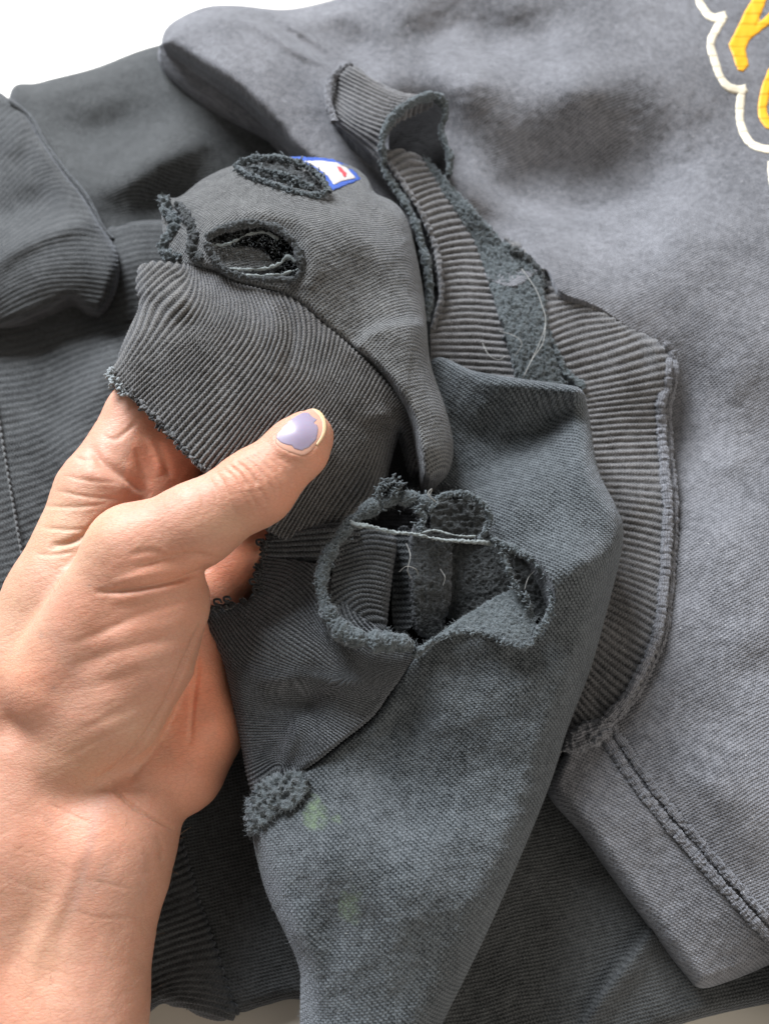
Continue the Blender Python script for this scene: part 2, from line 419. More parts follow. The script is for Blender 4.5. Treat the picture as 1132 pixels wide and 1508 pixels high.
M_CUFF = cloth('cuff_rib', (0.020, 0.020, 0.020), (0.195, 0.192, 0.189), 1.25, 0.95, 1.5, rib=True, heather=1.4)
M_CUFF2 = cloth('lower_cuff_rib', (0.013, 0.015, 0.017), (0.120, 0.131, 0.139), 1.35, 0.95, 1.5, rib=True, heather=1.4)
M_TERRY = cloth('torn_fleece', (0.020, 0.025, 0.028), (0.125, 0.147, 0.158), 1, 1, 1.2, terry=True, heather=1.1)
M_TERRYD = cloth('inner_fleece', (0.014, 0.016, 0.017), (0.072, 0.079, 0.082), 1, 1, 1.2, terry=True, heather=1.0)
M_BLACK = cloth('black_fleece', (0.022, 0.024, 0.025), (0.128, 0.136, 0.141), 1.0, 1.0, 1.0, heather=0.9)
M_BRIB = cloth('black_rib', (0.023, 0.025, 0.027), (0.130, 0.137, 0.142), 2.2, 1.0, 1.0, rib=True, heather=0.9, ribc=0.10)
M_SHADE = cloth('shaded_inside', (0.006, 0.006, 0.007), (0.018, 0.019, 0.020), 1.0, 1.0, 0.7, heather=0.5, sheen=0.0)  # near-black: shade inside the hollows put into the fabric colour
def plain(name, color, rough=0.9, spec=0.2, sheen=0.3):
    m, nt, b = new_mat(name); tc = nt.nodes.new('ShaderNodeTexCoord')
    f = noise_tex(nt, tc.outputs['Object'], 900.0, 2.0)
    nt.links.new(mixc(nt, f, tuple(c * 0.65 for c in color), tuple(min(1, c * 1.3) for c in color)), b.inputs['Base Color'])
    b.inputs['Roughness'].default_value = rough; b.inputs['Specular IOR Level'].default_value = spec; b.inputs['Sheen Weight'].default_value = sheen
    return m
M_FIB = plain('loose_fibre', (0.20, 0.225, 0.24)); M_FIBD = plain('dark_fibre', (0.085, 0.09, 0.095)); M_YARN = plain('pale_yarn', (0.17, 0.195, 0.20))
M_FRAY = plain('black_fray', (0.012, 0.013, 0.015)); M_FIBW = plain('pale_thread', (0.26, 0.265, 0.26))
M_STITCH = plain('stitch_thread', (0.09, 0.095, 0.105))
def table_mat():
    m, nt, b = new_mat('white_table'); tc = nt.nodes.new('ShaderNodeTexCoord')
    f = noise_tex(nt, tc.outputs['Object'], 30.0, 4.0)
    nt.links.new(mixc(nt, f, (0.43, 0.405, 0.355), (0.47, 0.445, 0.395)), b.inputs['Base Color']); b.inputs['Roughness'].default_value = 0.45
    return m
M_TABLE = table_mat()
# ------------------------------------------------------------------ setting
mesh_obj('table_top', [(-1.2, -0.9, 0), (1.2, -0.9, 0), (1.2, 1.3, 0), (-1.2, 1.3, 0), (-1.2, -0.9, -.03), (1.2, -0.9, -.03), (1.2, 1.3, -.03), (-1.2, 1.3, -.03)],
         [(0, 1, 2, 3), (4, 7, 6, 5), (0, 4, 5, 1), (1, 5, 6, 2), (2, 6, 7, 3), (3, 7, 4, 0)], M_TABLE, smooth=False)['kind'] = 'structure'
#@@SHIRTS@@
# ================================================================== black sweatshirt lying on the table
black = empty('black_sweatshirt', (0, 0, 0), 'nearly black sweatshirt with ribbed cuffs and waistband spread flat underneath everything', 'sweatshirt')
patch('body_panel', M_BLACK, black,
      [(14, 142, 9, 26), (60, 121, 9, 26), (140, 100, 9, 26), (235, 66, 9, 26), (420, 30), (800, 30), (1330, 40), (1330, 1440, 6, 20), (1132, 1478, 7, 22), (1060, 1493, 7, 22), (1000, 1509, 7, 22),
       (900, 1540, 7, 22), (700, 1570, 7, 22), (520, 1500, 7, 20), (440, 1472, 7, 20), (390, 1481, 7, 20), (346, 1489, 7, 18), (310, 1440, 3, 20), (230, 1250), (60, 1000), (20, 600), (30, 300)],
      hpts=[(30, 150, 11), (240, 80, 14), (150, 220, 15), (330, 170, 18), (240, 260, 17), (400, 250, 15), (200, 420, 12), (100, 600, 12), (300, 700, 12), (700, 300, 14), (1100, 300, 14), (1100, 900, 14),
            (400, 1200, 9), (400, 1440, 9), (640, 1300, 10), (900, 1250, 12), (900, 1480, 12), (1130, 1460, 11), (1250, 1460, 10), (650, 1540, 9)],
      ridges=[([(90, 290), (180, 262), (260, 215), (330, 172)], 8, 36), ([(60, 190), (160, 195), (260, 150)], -6.0, 36), ([(200, 330), (300, 300), (400, 330)], -4, 40),
              ([(985, 1330), (935, 1405), (885, 1470), (850, 1530)], 5.0, 26, 'step'), ([(1000, 1300), (990, 1400), (1010, 1500)], -2.0, 26), ([(300, 1230), (350, 1350), (380, 1470)], 1.2, 40)],
      res=4.0, uvang=12, wob=0.7, wobs=70, noise=(0.12, 9.0), fuzz=9000, skirt=8)
# left cuff, folded over itself
JH = [(20, 160, 17), (70, 225, 24), (120, 295, 27), (150, 345, 28), (60, 300, 21), (0, 300, 22), (30, 230, 19), (90, 340, 31), (20, 370, 30), (-60, 420, 30), (165, 395, 30), (100, 400, 31), (150, 450, 25), (75, 445, 26), (0, 470, 26), (-100, 300, 24), (-100, 480, 24)]
patch('sleeve_cuff', M_BRIB, black,
      [(12, 144, 4, 12), (37, 163, 4, 12), (61, 206, 4, 12), (93, 253, 4, 12), (123, 291, 4, 12), (150, 335, 4, 12), (171, 366, 7, 16), (177, 392, 8, 18), (172, 424, 9, 20), (162, 450, 10, 20), (147, 464, 10, 18), (123, 455, 9, 16), (103, 440, 9, 16), (74, 456, 9, 16), (25, 476, 9, 16), (-30, 490, 9, 16), (-160, 520), (-160, 200), (-20, 140, 6, 16)],
      hpts=JH, res=2.0, rib=0.42, ribmask=lambda x, y: np.clip((y - 300) / 60.0, 0.35, 1), pitch=2.2, seed=3, wob=0.5, wobs=40, fuzz=2500, skirt=8,
      guides=[(0, [(37, 165), (15, 178), (-25, 220)]), (8, [(75, 230), (45, 236), (10, 270), (-40, 330)]), (16, [(115, 283), (80, 278), (40, 312), (-10, 355)]), (21, [(145, 330), (110, 322), (60, 338), (0, 375)]),
              (30, [(176, 395), (110, 390), (50, 398), (0, 422)]), (37, [(165, 445), (100, 437), (50, 450), (0, 474)])],
      ridges=[([(-20, 400), (0, 385), (37, 360), (86, 339), (123, 331), (150, 335)], 3.0, 14), ([(10, 230), (30, 200), (25, 165)], 2.0, 16), ([(-10, 330), (40, 300), (100, 310)], -2.5, 22)])
tube('seam', M_BLACK, black, [(16, 150, 17, 3), (45, 172, 18, 3), (66, 210, 20, 3), (98, 254, 21, 3), (128, 290, 22, 3), (152, 336, 22, 3), (166, 352, 21, 3)], (0.4, 1.5))
patch('sleeve_cuff', M_BRIB, black,
      [(152, 350, 3, 10), (178, 333, 3, 10), (205, 325, 3, 10), (250, 326, 3, 10), (300, 340), (300, 470), (200, 480, 6, 14), (150, 475)],
      hpts=[(160, 350, 20), (240, 330, 21), (200, 380, 23), (190, 460, 15), (280, 420, 18), (150, 460, 14)], res=2.5, rib=0.3, pitch=2.2, seed=5, fuzz=500,
      guides=[(0, [(165, 345), (200, 335), (250, 335)]), (6, [(172, 395), (210, 385), (260, 385)]), (12, [(175, 450), (215, 440), (260, 445)])], skirt=8)
# waistband at the left edge
patch('waistband', M_BRIB, black,
      [(-160, 430), (-20, 455), (100, 440), (215, 455), (240, 620), (200, 800), (140, 1000), (100, 1250), (60, 1560), (-160, 1560)],
      hpts=[(0, 470, 14), (100, 470, 11), (190, 480, 13), (0, 600, 20), (60, 540, 14), (110, 590, 17), (160, 560, 20), (60, 700, 20), (0, 760, 21), (100, 800, 18), (0, 900, 20), (100, 1100, 14), (0, 1300, 14), (-160, 800, 18)],
      res=2.2, rib=0.42, pitch=2.2, seed=6, wob=0.6, wobs=50, fuzz=3500, skirt=6,
      ridges=[([(40, 560), (80, 620), (90, 680)], -2.0, 26), ([(150, 470), (160, 540), (120, 620)], 2.0, 24)],
      guides=[(-4, [(0, 475), (100, 455), (190, 435)]), (4, [(0, 556), (60, 545), (120, 520), (190, 500)]), (9, [(0, 606), (60, 594), (120, 566), (170, 548)]), (17, [(0, 690), (60, 676), (110, 645), (170, 620)]), (24, [(0, 768), (73, 740), (130, 715)]), (32, [(0, 850), (40, 838), (100, 815)]), (60, [(0, 1140), (100, 1105)])])
for k in range(26):
    a = k / 25.0; xs = np.interp(a, [0, .5, 1], [-6, 14, 33]); ys = np.interp(a, [0, .5, 1], [590, 710, 820])
    yarn('stitch', M_FIBD, black, [(xs, ys, 21.3, 1.4), (xs + 1.2, ys + 4, 21.9, 1.8), (xs + 1.6, ys + 8.4, 21.3, 1.4)])
# bottom cuff
patch('sleeve_cuff', M_BRIB, black,
      [(248, 1215, 2, 8), (268, 1240, 3, 10), (288, 1310, 3, 10), (318, 1398, 3, 10), (343, 1468, 4, 12), (353, 1488, 6, 12), (336, 1503, 8, 14), (300, 1496, 8, 14), (262, 1482, 8, 14), (240, 1479, 8, 14), (218, 1492, 8, 14), (200, 1508, 8, 14), (150, 1545, 8, 14), (90, 1500), (140, 1300)],
      hpts=[(260, 1240, 12), (300, 1380, 13), (240, 1340, 12), (220, 1440, 11), (335, 1480, 11), (290, 1470, 12), (240, 1460, 12), (200, 1490, 10), (120, 1500, 8), (160, 1350, 10)],
      res=2.0, rib=0.9, pitch=2.4, seed=7, wob=0.4, wobs=40, fuzz=1500, skirt=9,
      guides=[(0, [(225, 1292), (250, 1284), (276, 1272)]), (6, [(215, 1362), (262, 1345), (300, 1330)]), (12, [(205, 1428), (260, 1408), (320, 1394)]), (16, [(200, 1472), (255, 1448), (300, 1444), (338, 1452)]), (20, [(195, 1505), (245, 1477), (297, 1482), (345, 1496)])])
# ================================================================== faded sweatshirt
RIMS = []
faded = empty('faded_sweatshirt', (0, 0, 0), 'worn charcoal sweatshirt with yellow lettering, frayed collar and torn sleeve cuffs', 'sweatshirt')
FO = [(238, 64, 14, 24), (250, 36, 13, 30), (300, 11, 12, 30), (350, 8, 12, 30), (420, 14, 12, 30), (490, 0, 10, 30), (580, -30, 10, 30), (720, -90), (1330, -90), (1330, 1600), (1250, 1510), (1132, 1372), (1050, 1282), (965, 1182), (892, 1078),
      (925, 1040), (972, 945), (986, 860), (990, 780), (984, 690), (975, 600), (984, 550), (968, 506), (925, 482), (880, 452), (826, 430), (800, 395), (740, 420), (600, 330), (540, 300, 8, 20), (445, 234, 13, 20), (400, 187, 15, 22), (350, 140, 16, 22), (285, 95, 16, 22), (252, 74, 15, 22)]
FH = [(260, 55, 46), (330, 60, 50), (400, 100, 50), (450, 180, 46), (520, 250, 40), (450, 40, 40), (520, 70, 34), (600, 20, 40), (640, 60, 34), (720, 72, 33), (800, 66, 36), (560, 130, 40), (650, 110, 42), (700, 118, 45), (850, 125, 47), (1000, 115, 42), (1130, 100, 39), (760, 10, 40), (880, 60, 42), (1000, 0, 39), (1250, 0, 38),
      (595, 190, 27), (625, 165, 30), (645, 205, 28), (660, 225, 29), (760, 283, 25), (850, 298, 25), (960, 255, 29), (1060, 205, 36), (610, 235, 28), (690, 290, 36), (700, 340, 36), (790, 372, 43), (900, 410, 46), (1000, 340, 45), (1110, 285, 42), (1000, 470, 44), (1005, 590, 32), (1010, 700, 31), (1080, 560, 43), (1130, 500, 46), (1080, 690, 38), (1130, 660, 37), (1060, 800, 42), (1010, 860, 36), (1000, 960, 36),
      (1100, 930, 44), (960, 1060, 36), (910, 1080, 34), (1060, 1060, 40), (1050, 1150, 42), (1130, 1200, 42), (1000, 1200, 35), (1132, 1350, 35), (1300, 1000, 40), (1300, 1500, 34), (1300, 500, 42)]
stitch_wave = lambda x, y: 0
front, FG = patch('front_panel', M_FADED, faded, FO, FH, res=3.0, uvang=28, wob=0.9, wobs=100, noise=(0.14, 8.0), seed=21, fuzz=16000, skirt=5,
      ridges=[([(560, 85), (680, 105), (800, 118), (900, 128)], 2.0, 30), ([(640, 256), (710, 290), (780, 322)], 2.5, 20), ([(650, 305), (720, 335), (780, 350)], -2.0, 18), ([(470, 5), (520, 30), (600, 60)], 2.0, 20), ([(690, 250), (780, 300), (850, 312), (960, 268), (1065, 212)], -1.2, 16),
              ([(330, 20), (380, 40), (440, 78), (500, 105)], 1.6, 7), ([(350, 12), (405, 34), (462, 72), (510, 100)], -1.6, 6), ([(1010, 770), (1070, 720), (1150, 690)], -2.0, 34), ([(1050, 1010), (1110, 985), (1200, 980)], -1.8, 34), ([(1010, 1120), (1070, 1180), (1120, 1270)], 1.4, 26)])
hF = grid_h(FG)
# inner side of the folded sleeve at the top left
patch('sleeve_lining', M_FADED, faded, [(237, 64), (235, 92, 8, 22), (262, 127, 8, 22), (320, 172, 8, 22), (390, 206, 8, 22), (450, 240), (430, 190), (360, 130), (290, 80), (255, 55)],
      hpts=[(240, 80, 28), (300, 140, 25), (380, 190, 25), (440, 220, 28), (300, 90, 33), (400, 160, 33)], res=3, uvang=50, fuzz=400, skirt=6)
# shoulder
SH = [(900, 1085, 34), (850, 1100, 33), (820, 1165, 30), (900, 1200, 33), (900, 1270, 31), (1000, 1250, 34), (1000, 1400, 29), (1080, 1350, 33), (1040, 1440, 27), (1132, 1400, 27), (1130, 1372, 33), (1300, 1450, 27), (1300, 1560, 33)]
patch('shoulder_panel', M_FADED, faded, [(892, 1074), (930, 1132), (965, 1184), (1050, 1284), (1132, 1374), (1260, 1520), (1330, 1600), (1330, 1330, 12, 22), (1240, 1365, 13, 22), (1132, 1421, 14, 22), (1062, 1449, 14, 22), (1030, 1455, 14, 20), (1012, 1438, 14, 22), (930, 1328, 14, 24), (860, 1230, 14, 24), (806, 1162, 14, 24), (836, 1100, 6, 10), (850, 1080, 2, 8)],
      SH, res=2.6, uvang=-30, wob=0.6, wobs=60, noise=(0.14, 8.0), seed=31, fuzz=5000, skirt=14)
def seam_rope(name, pts, r, h0, mat, dens=7.0, parent=faded, amp=0.5, hf=None):
    q = resample(cat(np.array(pts, float), 10), 3.0); hh = (hf(q[:, 0], q[:, 1]) if hf is not None else 0) + h0
    n = len(q); L = np.arange(n) * 3.0
    rr = r * (0.82 + 0.28 * np.abs(np.sin(L / dens * np.pi)) + 0.12 * noise2(L / 20, L * 0 + r))
    pp = np.stack([q[:, 0] + 0.8 * noise2(L / 9, L * 0 + 3), q[:, 1] + 0.8 * noise2(L / 9, L * 0 + 7), hh + 0 * L, rr], 1)[::1]
    return tube(name, mat, parent, pp, (amp, 1.1), 1.8, 9, flat=0.7)[0]
SEAM = [(888, 1070), (925, 1128), (968, 1185), (1052, 1284), (1132, 1372), (1260, 1518)]
hS = lambda x, y: TPS([p[:2] for p in SH], [p[2] for p in SH])(x, y)
seam_rope('shoulder_seam', [(p[0] - 5, p[1] + 4) for p in SEAM], 7.5, 1.0, M_FADED, hf=hS, amp=0.7)
seam_rope('shoulder_seam', [(p[0] + 9, p[1] - 7) for p in SEAM], 6.0, 0.7, M_FADED, hf=hS, amp=0.7)
# neckband
NH = [(800, 470, 44), (860, 440, 45), (905, 462, 47), (950, 495, 47), (978, 545, 45), (825, 527, 42), (860, 575, 41), (920, 560, 44), (870, 640, 37), (930, 640, 38), (980, 620, 38), (985, 700, 37), (900, 730, 35), (940, 740, 38), (988, 780, 38), (905, 830, 35), (985, 860, 38), (880, 890, 36), (970, 940, 39), (865, 950, 36), (930, 1030, 38), (850, 1040, 34), (890, 1072, 36), (780, 400, 43), (760, 365, 42)]
NOUT = [(742, 350, 2, 8), (772, 363, 4, 10), (804, 388, 5, 12), (827, 426, 5, 12), (879, 448, 6, 14), (925, 479, 6, 14), (968, 503, 6, 14), (984, 530, 6, 14), (986, 560, 5, 12), (980, 602, 3, 9), (985, 690, 3, 9), (990, 745, 3, 9), (989, 800, 3, 9), (984, 862, 3, 9), (973, 942, 4, 9), (930, 1032, 4, 9), (892, 1074, 4, 9),
        (850, 1098, 2, 8), (800, 1090), (760, 900), (780, 700), (820, 600), (852, 572, 1, 5), (843, 556, 1, 5), (826, 540, 1, 5), (815, 515, 1, 5), (803, 482, 1, 5), (792, 440, 1, 5), (775, 405, 1, 5), (757, 378, 1, 5)]
NG = [(-9, [(760, 385), (790, 378), (800, 392)]), (-5, [(785, 430), (805, 420), (822, 424)]), (0, [(803, 478), (850, 462), (900, 458)]), (5, [(824, 524), (880, 508), (945, 488)]), (9, [(850, 562), (900, 552), (968, 534)]), (16, [(865, 618), (920, 613), (978, 610)]), (23, [(880, 682), (930, 680), (984, 680)]), (30, [(905, 748), (945, 753), (988, 762)]),
      (38, [(890, 822), (940, 836), (984, 852)]), (45, [(880, 880), (925, 903), (970, 930)]), (51, [(866, 938), (900, 966), (945, 996)]), (57, [(848, 998), (875, 1028), (908, 1056)]), (62, [(825, 1040), (850, 1070), (870, 1090)])]
neck, NGr = patch('neckband', M_FRIB, faded, NOUT, NH, res=1.8, rib=0.85, pitch=2.2, guides=NG, seed=41, wob=0.4, wobs=40, fuzz=4000, skirt=6,
      ridges=[([(905, 470), (940, 500), (950, 530), (945, 555)], -2.2, 12), ([(868, 1020), (885, 1045), (895, 1060)], -1.2, 8)])
hN = grid_h(NGr)
NSE = [(806, 386), (829, 424), (880, 447), (926, 478), (968, 503), (982, 530), (980, 570), (972, 602), (978, 690), (983, 745), (981, 800), (977, 860), (966, 936), (926, 1020), (886, 1064)]
seam_rope('neckband_seam', NSE[5:], 7.0, 0.5, M_FADED, dens=8.0, hf=hN, amp=0.7)
seam_rope('neckband_seam', [(p[0] + 8, p[1] + 3) for p in NSE[3:]], 7.0, -0.4, M_FADED, dens=8.0, hf=hN, amp=0.7)
# knot of stitches where neckband and shoulder meet
patch('seam_knot', M_FADED, faded, [(838, 1078, 2, 7), (865, 1062, 2, 7), (895, 1062, 2, 7), (902, 1078, 2, 7), (880, 1098, 2, 7), (850, 1108, 2, 7), (828, 1104, 2, 7)],
      [(838, 1080, 36.5), (895, 1066, 38), (850, 1105, 35.5), (870, 1085, 37.5)], res=1.6, lump=(1.6, 1.7), uvang=20, fuzz=500, skirt=3)
# --- the torn top of the collar: a rolled rib tube with a ragged mouth
GH = [(490, 130, 50), (520, 105, 58), (560, 130, 58), (600, 145, 57), (640, 140, 56), (505, 180, 52), (540, 200, 56), (570, 175, 60), (560, 235, 54), (530, 215, 50)]
patch('torn_collar', M_FRIB, faded, [(484, 120, 2, 6), (502, 106, 3, 8), (521, 98, 3, 8), (545, 114, 4, 12), (575, 132, 4, 12), (612, 139, 3, 8), (640, 140, 1, 4), (620, 150, 1, 4), (592, 162, 2, 5), (572, 182, 2, 5), (563, 208, 2, 5), (566, 240, 2, 5), (548, 232, 5, 12), (520, 208, 6, 14), (496, 182, 6, 14), (484, 155, 3, 8)],
      GH, res=1.6, rib=0.9, pitch=2.2, seed=51, fuzz=1500, skirt=5,
      guides=[(0, [(522, 100), (560, 122), (600, 138), (630, 138)]), (4, [(505, 115), (545, 135), (580, 150), (600, 152)]), (8, [(492, 135), (530, 155), (560, 168), (580, 172)]), (12, [(488, 155), (520, 178), (550, 192), (566, 200)]), (15, [(495, 178), (525, 200), (550, 222), (562, 236)])],
      ridges=[([(486, 122), (490, 150), (500, 180)], 1.4, 7)])
seam_rope('collar_seam', [(520, 97), (500, 105), (486, 122), (484, 150), (492, 180)], 5.5, 54.0, M_FADED, 7.0, amp=0.9)
patch('collar_inside', M_SHADE, faded, [(575, 190), (600, 160), (640, 146), (652, 170), (648, 200), (660, 225), (662, 262), (630, 250), (600, 240), (575, 230)],
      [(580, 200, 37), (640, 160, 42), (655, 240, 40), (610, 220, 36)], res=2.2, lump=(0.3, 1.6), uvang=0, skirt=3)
RIMS.append((tube('ragged_rim', M_TERRY, faded, [(566, 240, 56, 5), (562, 212, 59, 6), (570, 184, 61, 7), (590, 162, 61.5, 7), (612, 148, 61, 7), (638, 142, 59, 8), (652, 152, 57, 7), (655, 172, 55, 5), (649, 192, 53, 4), (655, 212, 52, 5), (662, 230, 51, 6), (661, 258, 49, 4)], (1.1, 0.9), seed=2), faded))
# strip of rib hanging from the mouth, its two-layered torn edge and the shaggy inside
STH = [(575, 225, 52), (600, 250, 50), (625, 240, 46), (620, 310, 47), (660, 310, 45), (640, 380, 44), (690, 390, 43), (655, 450, 42), (720, 460, 42), (640, 530, 40), (760, 540, 41), (700, 550, 39)]
patch('collar_strip', M_FRIB, faded, [(566, 225), (590, 220), (625, 236, 2, 8), (655, 275, 2, 8), (690, 330, 3, 10), (715, 390, 3, 10), (738, 455, 3, 10), (765, 520), (775, 575), (640, 560), (634, 520), (634, 480), (646, 440, 2, 6), (643, 400, 2, 6), (630, 345, 2, 6), (607, 295, 2, 6), (582, 258, 2, 6)],
      STH, res=1.7, rib=0.95, pitch=2.2, seed=61, fuzz=1800, skirt=5,
      guides=[(0, [(578, 245), (600, 232), (622, 236)]), (6, [(610, 296), (635, 285), (655, 282)]), (12, [(632, 352), (660, 344), (690, 340)]), (18, [(644, 405), (680, 400), (715, 402)]), (24, [(640, 462), (690, 458), (738, 462)]), (29, [(634, 508), (690, 508), (750, 512)]), (33, [(640, 545), (700, 548), (765, 552)])])
RIMS.append((tube('ragged_rim', M_TERRY, faded, [(558, 236, 52, 4), (572, 262, 51, 5.5), (592, 292, 49.5, 6.5), (610, 325, 48.5, 7), (622, 365, 47, 7), (630, 400, 46, 7), (632, 440, 44, 7), (628, 475, 42, 5)], (1.1, 0.9), seed=4), faded))
tube('torn_hem', M_FRIB, faded, [(572, 240, 53, 3.5), (596, 275, 51.5, 4), (620, 312, 49.5, 4), (640, 360, 47.5, 4), (649, 405, 46, 4), (648, 445, 44.5, 4), (636, 485, 42, 3)], (0.8, 1.6), seed=5)
patch('shaggy_inside', M_TERRY, faded, [(622, 228), (655, 262, 1, 5), (690, 300, 1, 5), (740, 352, 1, 5), (772, 372, 1, 5), (792, 402, 1, 5), (803, 450, 1, 5), (806, 490, 1, 5), (818, 530), (830, 575), (770, 575), (752, 520), (735, 460), (712, 395), (688, 335), (650, 280)],
      [(640, 250, 46), (700, 320, 47), (760, 370, 46), (790, 420, 47), (760, 440, 46), (800, 500, 45), (770, 530, 44), (820, 560, 42), (730, 420, 44), (690, 345, 43)], res=1.6, lump=(1.3, 0.9), seed=71, fuzz=12000, fuzzlen=1.3, fray=2.0, skirt=4)
RIMS.append((tube('ragged_rim', M_TERRY, faded, [(803, 480, 44, 4), (818, 518, 43, 5), (832, 548, 42, 5), (850, 562, 42, 6), (860, 572, 41.5, 5)], (1.6, 1.4), seed=6), faded))
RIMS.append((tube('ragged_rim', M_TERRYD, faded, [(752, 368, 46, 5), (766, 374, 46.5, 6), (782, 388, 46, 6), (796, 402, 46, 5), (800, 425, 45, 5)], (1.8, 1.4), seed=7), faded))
yarn('loose_thread', M_FIBW, faded, [(768, 396, 46, .7), (788, 425, 48.5, .5), (797, 448, 49.5, .5), (803, 472, 49.5, .5), (796, 500, 49, .5), (775, 545, 47, .5), (770, 556, 44, .6)])
yarn('loose_thread', M_FIBW, faded, [(803, 476, 49.5, .5), (799, 505, 50, .5), (784, 528, 49.5, .5), (772, 552, 46.5, .5)])
yarn('loose_thread', M_FIBW, faded, [(710, 505, 42, .4), (719, 522, 44, .45), (733, 530, 44, .45), (744, 524, 43, .4)])
yarn('loose_thread', M_FIBW, faded, [(735, 488, 44, .4), (756, 494, 47, .45), (768, 506, 47, .45), (758, 524, 44, .4)])

# ------------------------------------------------------------------ printed lettering on the front panel
def print_mat(name, a, b, n=0.0):
    m, nt, p = new_mat(name); uvn = nt.nodes.new('ShaderNodeUVMap'); tc = nt.nodes.new('ShaderNodeTexCoord')
    f = noise_tex(nt, tc.outputs['Object'], 120.0, 4.0)
    w = nt.nodes.new('ShaderNodeTexWave'); w.inputs['Scale'].default_value = 0.05; w.inputs['Distortion'].default_value = 3.5; w.inputs['Detail'].default_value = 2.0; w.bands_direction = 'Y'
    nt.links.new(uvn.outputs[0], w.inputs['Vector'])
    cr = ramp(nt, w.outputs['Fac'], 0.0, 0.10)
    c = mixc(nt, f, a, b); c = mixc(nt, cr, tuple(x * 0.86 for x in a), c)
    nt.links.new(c, p.inputs['Base Color']); p.inputs['Roughness'].default_value = 0.55
    bp = nt.nodes.new('ShaderNodeBump'); bp.inputs['Strength'].default_value = 0.6; bp.inputs['Distance'].default_value = 0.0003
    nt.links.new(cr, bp.inputs['Height']); nt.links.new(bp.outputs[0], p.inputs['Normal'])
    return m
M_YEL = print_mat('yellow_print', (0.66, 0.30, 0.003), (0.72, 0.38, 0.015)); M_CRE = print_mat('cream_print', (0.56, 0.51, 0.40), (0.66, 0.62, 0.51))
def stroke(pts, w):
    q = resample(cat(np.array(pts, float), 8), 4.0); t = np.gradient(q, axis=0); t /= np.linalg.norm(t, axis=1)[:, None]; n = np.stack([-t[:, 1], t[:, 0]], 1)
    return np.vstack([q + n * w / 2, (q - n * w / 2)[::-1]]).tolist()
letter = empty('lettering', (0, 0, 0), '', ''); del letter['label']; del letter['category']; letter.parent = faded
pr = dict(hfun=hF, lift=0.45, res=2.0, smooth_out=False, skirt=0.7, fray=0.7)
V_ = [(1105, 0), (1088, 34), (1072, 66), (1079, 86), (1086, 104), (1093, 106), (1102, 97), (1098, 80), (1097, 74), (1103, 59), (1132, 36), (1180, 0), (1230, -40), (1200, -40), (1132, 19), (1112, 38), (1128, 0), (1146, -40), (1124, -40)]
patch('letter_print', M_YEL, letter, V_, fold=(0.35, 3), **pr)
patch('letter_print', M_YEL, letter, stroke([(1150, 88), (1134, 112), (1125, 140), (1122, 165), (1130, 182), (1150, 184), (1172, 165), (1182, 130), (1176, 96)], 14), fold=(0.35, 3), **pr)
for pts in ([(1026, -30), (1029, 0), (1034, 11), (1043, 22), (1053, 27), (1069, 22)], [(1064, 26), (1056, 40), (1047, 57), (1046, 70), (1052, 91), (1060, 113), (1071, 127), (1086, 132), (1099, 129)], [(1092, 132), (1089, 155), (1089, 177), (1095, 198), (1107, 213), (1124, 219), (1150, 219), (1190, 200)], [(1136, 238), (1136, 258), (1142, 280), (1165, 296)]):
    patch('outline_print', M_CRE, letter, stroke(pts, 12), fold=(0.35, 3), **pr)
#@@SLEEVES@@
def fray_edge(name, mat, parent, pts, n, h0, seed, rad=2.6, jit=5.0, ln=9.0):
    r = np.random.default_rng(seed); q = resample(cat(np.array(pts, float), 8), 2.0); Vs = []; Fs = []; off = 0
    for k in range(n):
        i = int(r.integers(0, len(q))); x, y = q[i, :2] + r.normal(size=2) * jit * 0.4; h = q[i, 2] + h0 + r.normal() * 0.5
        a = r.random() * 6.28; L = ln * (0.4 + 0.8 * r.random()); b = a + r.normal() * 1.6
        p = [(x, y, h, rad * .8), (x + L * .45 * math.cos(a), y + L * .45 * math.sin(a), h + .9 * r.random(), rad), (x + L * .45 * math.cos(a) + L * .5 * math.cos(b), y + L * .45 * math.sin(a) + L * .5 * math.sin(b), h - .4, rad * .7)]
        V, F, UV, Nn = tube('', None, None, p, (0.5, 0.9), 1.6, 6, seed=k, make=False); Vs.append(V); Fs.append(F + off); off += len(V)
    V = np.vstack(Vs); o = mesh_obj(name, V, np.vstack(Fs), mat, parent, np.zeros((len(V), 2))); o['kind'] = 'stuff'
    return V
# ================================================================== lower sleeve: torn cuff with a gaping mouth
slv = empty('sleeve', (0, 0, 0), '', ''); del slv['category']; slv['label'] = 'lower sleeve with gaping torn cuff and green stains'; slv.parent = faded
LH = [(640, 540, 54), (700, 550, 60), (770, 561, 66), (845, 573, 70), (690, 615, 50), (760, 608, 56), (660, 690, 44), (692, 700, 45), (750, 655, 47), (810, 618, 55), (850, 592, 65), (740, 740, 59), (790, 710, 62), (870, 640, 68), (880, 700, 69), (800, 790, 68), (860, 780, 72), (908, 778, 70), (760, 800, 65), (815, 866, 72), (862, 832, 74),
      (900, 860, 61), (845, 920, 61), (800, 908, 65), (700, 955, 60), (620, 985, 57), (740, 1000, 58), (850, 1010, 54), (560, 1060, 49), (650, 1060, 55), (760, 1090, 52), (500, 1110, 51), (560, 1140, 48), (620, 1150, 48), (670, 1165, 49), (740, 1190, 51), (450, 1170, 54), (420, 1240, 57), (500, 1250, 64), (580, 1240, 57), (640, 1270, 58), (760, 1260, 53), (400, 1300, 55), (470, 1350, 61), (460, 1420, 56), (580, 1420, 58), (690, 1400, 52), (450, 1500, 52), (560, 1560, 55), (640, 1520, 50), (550, 1700, 50)]
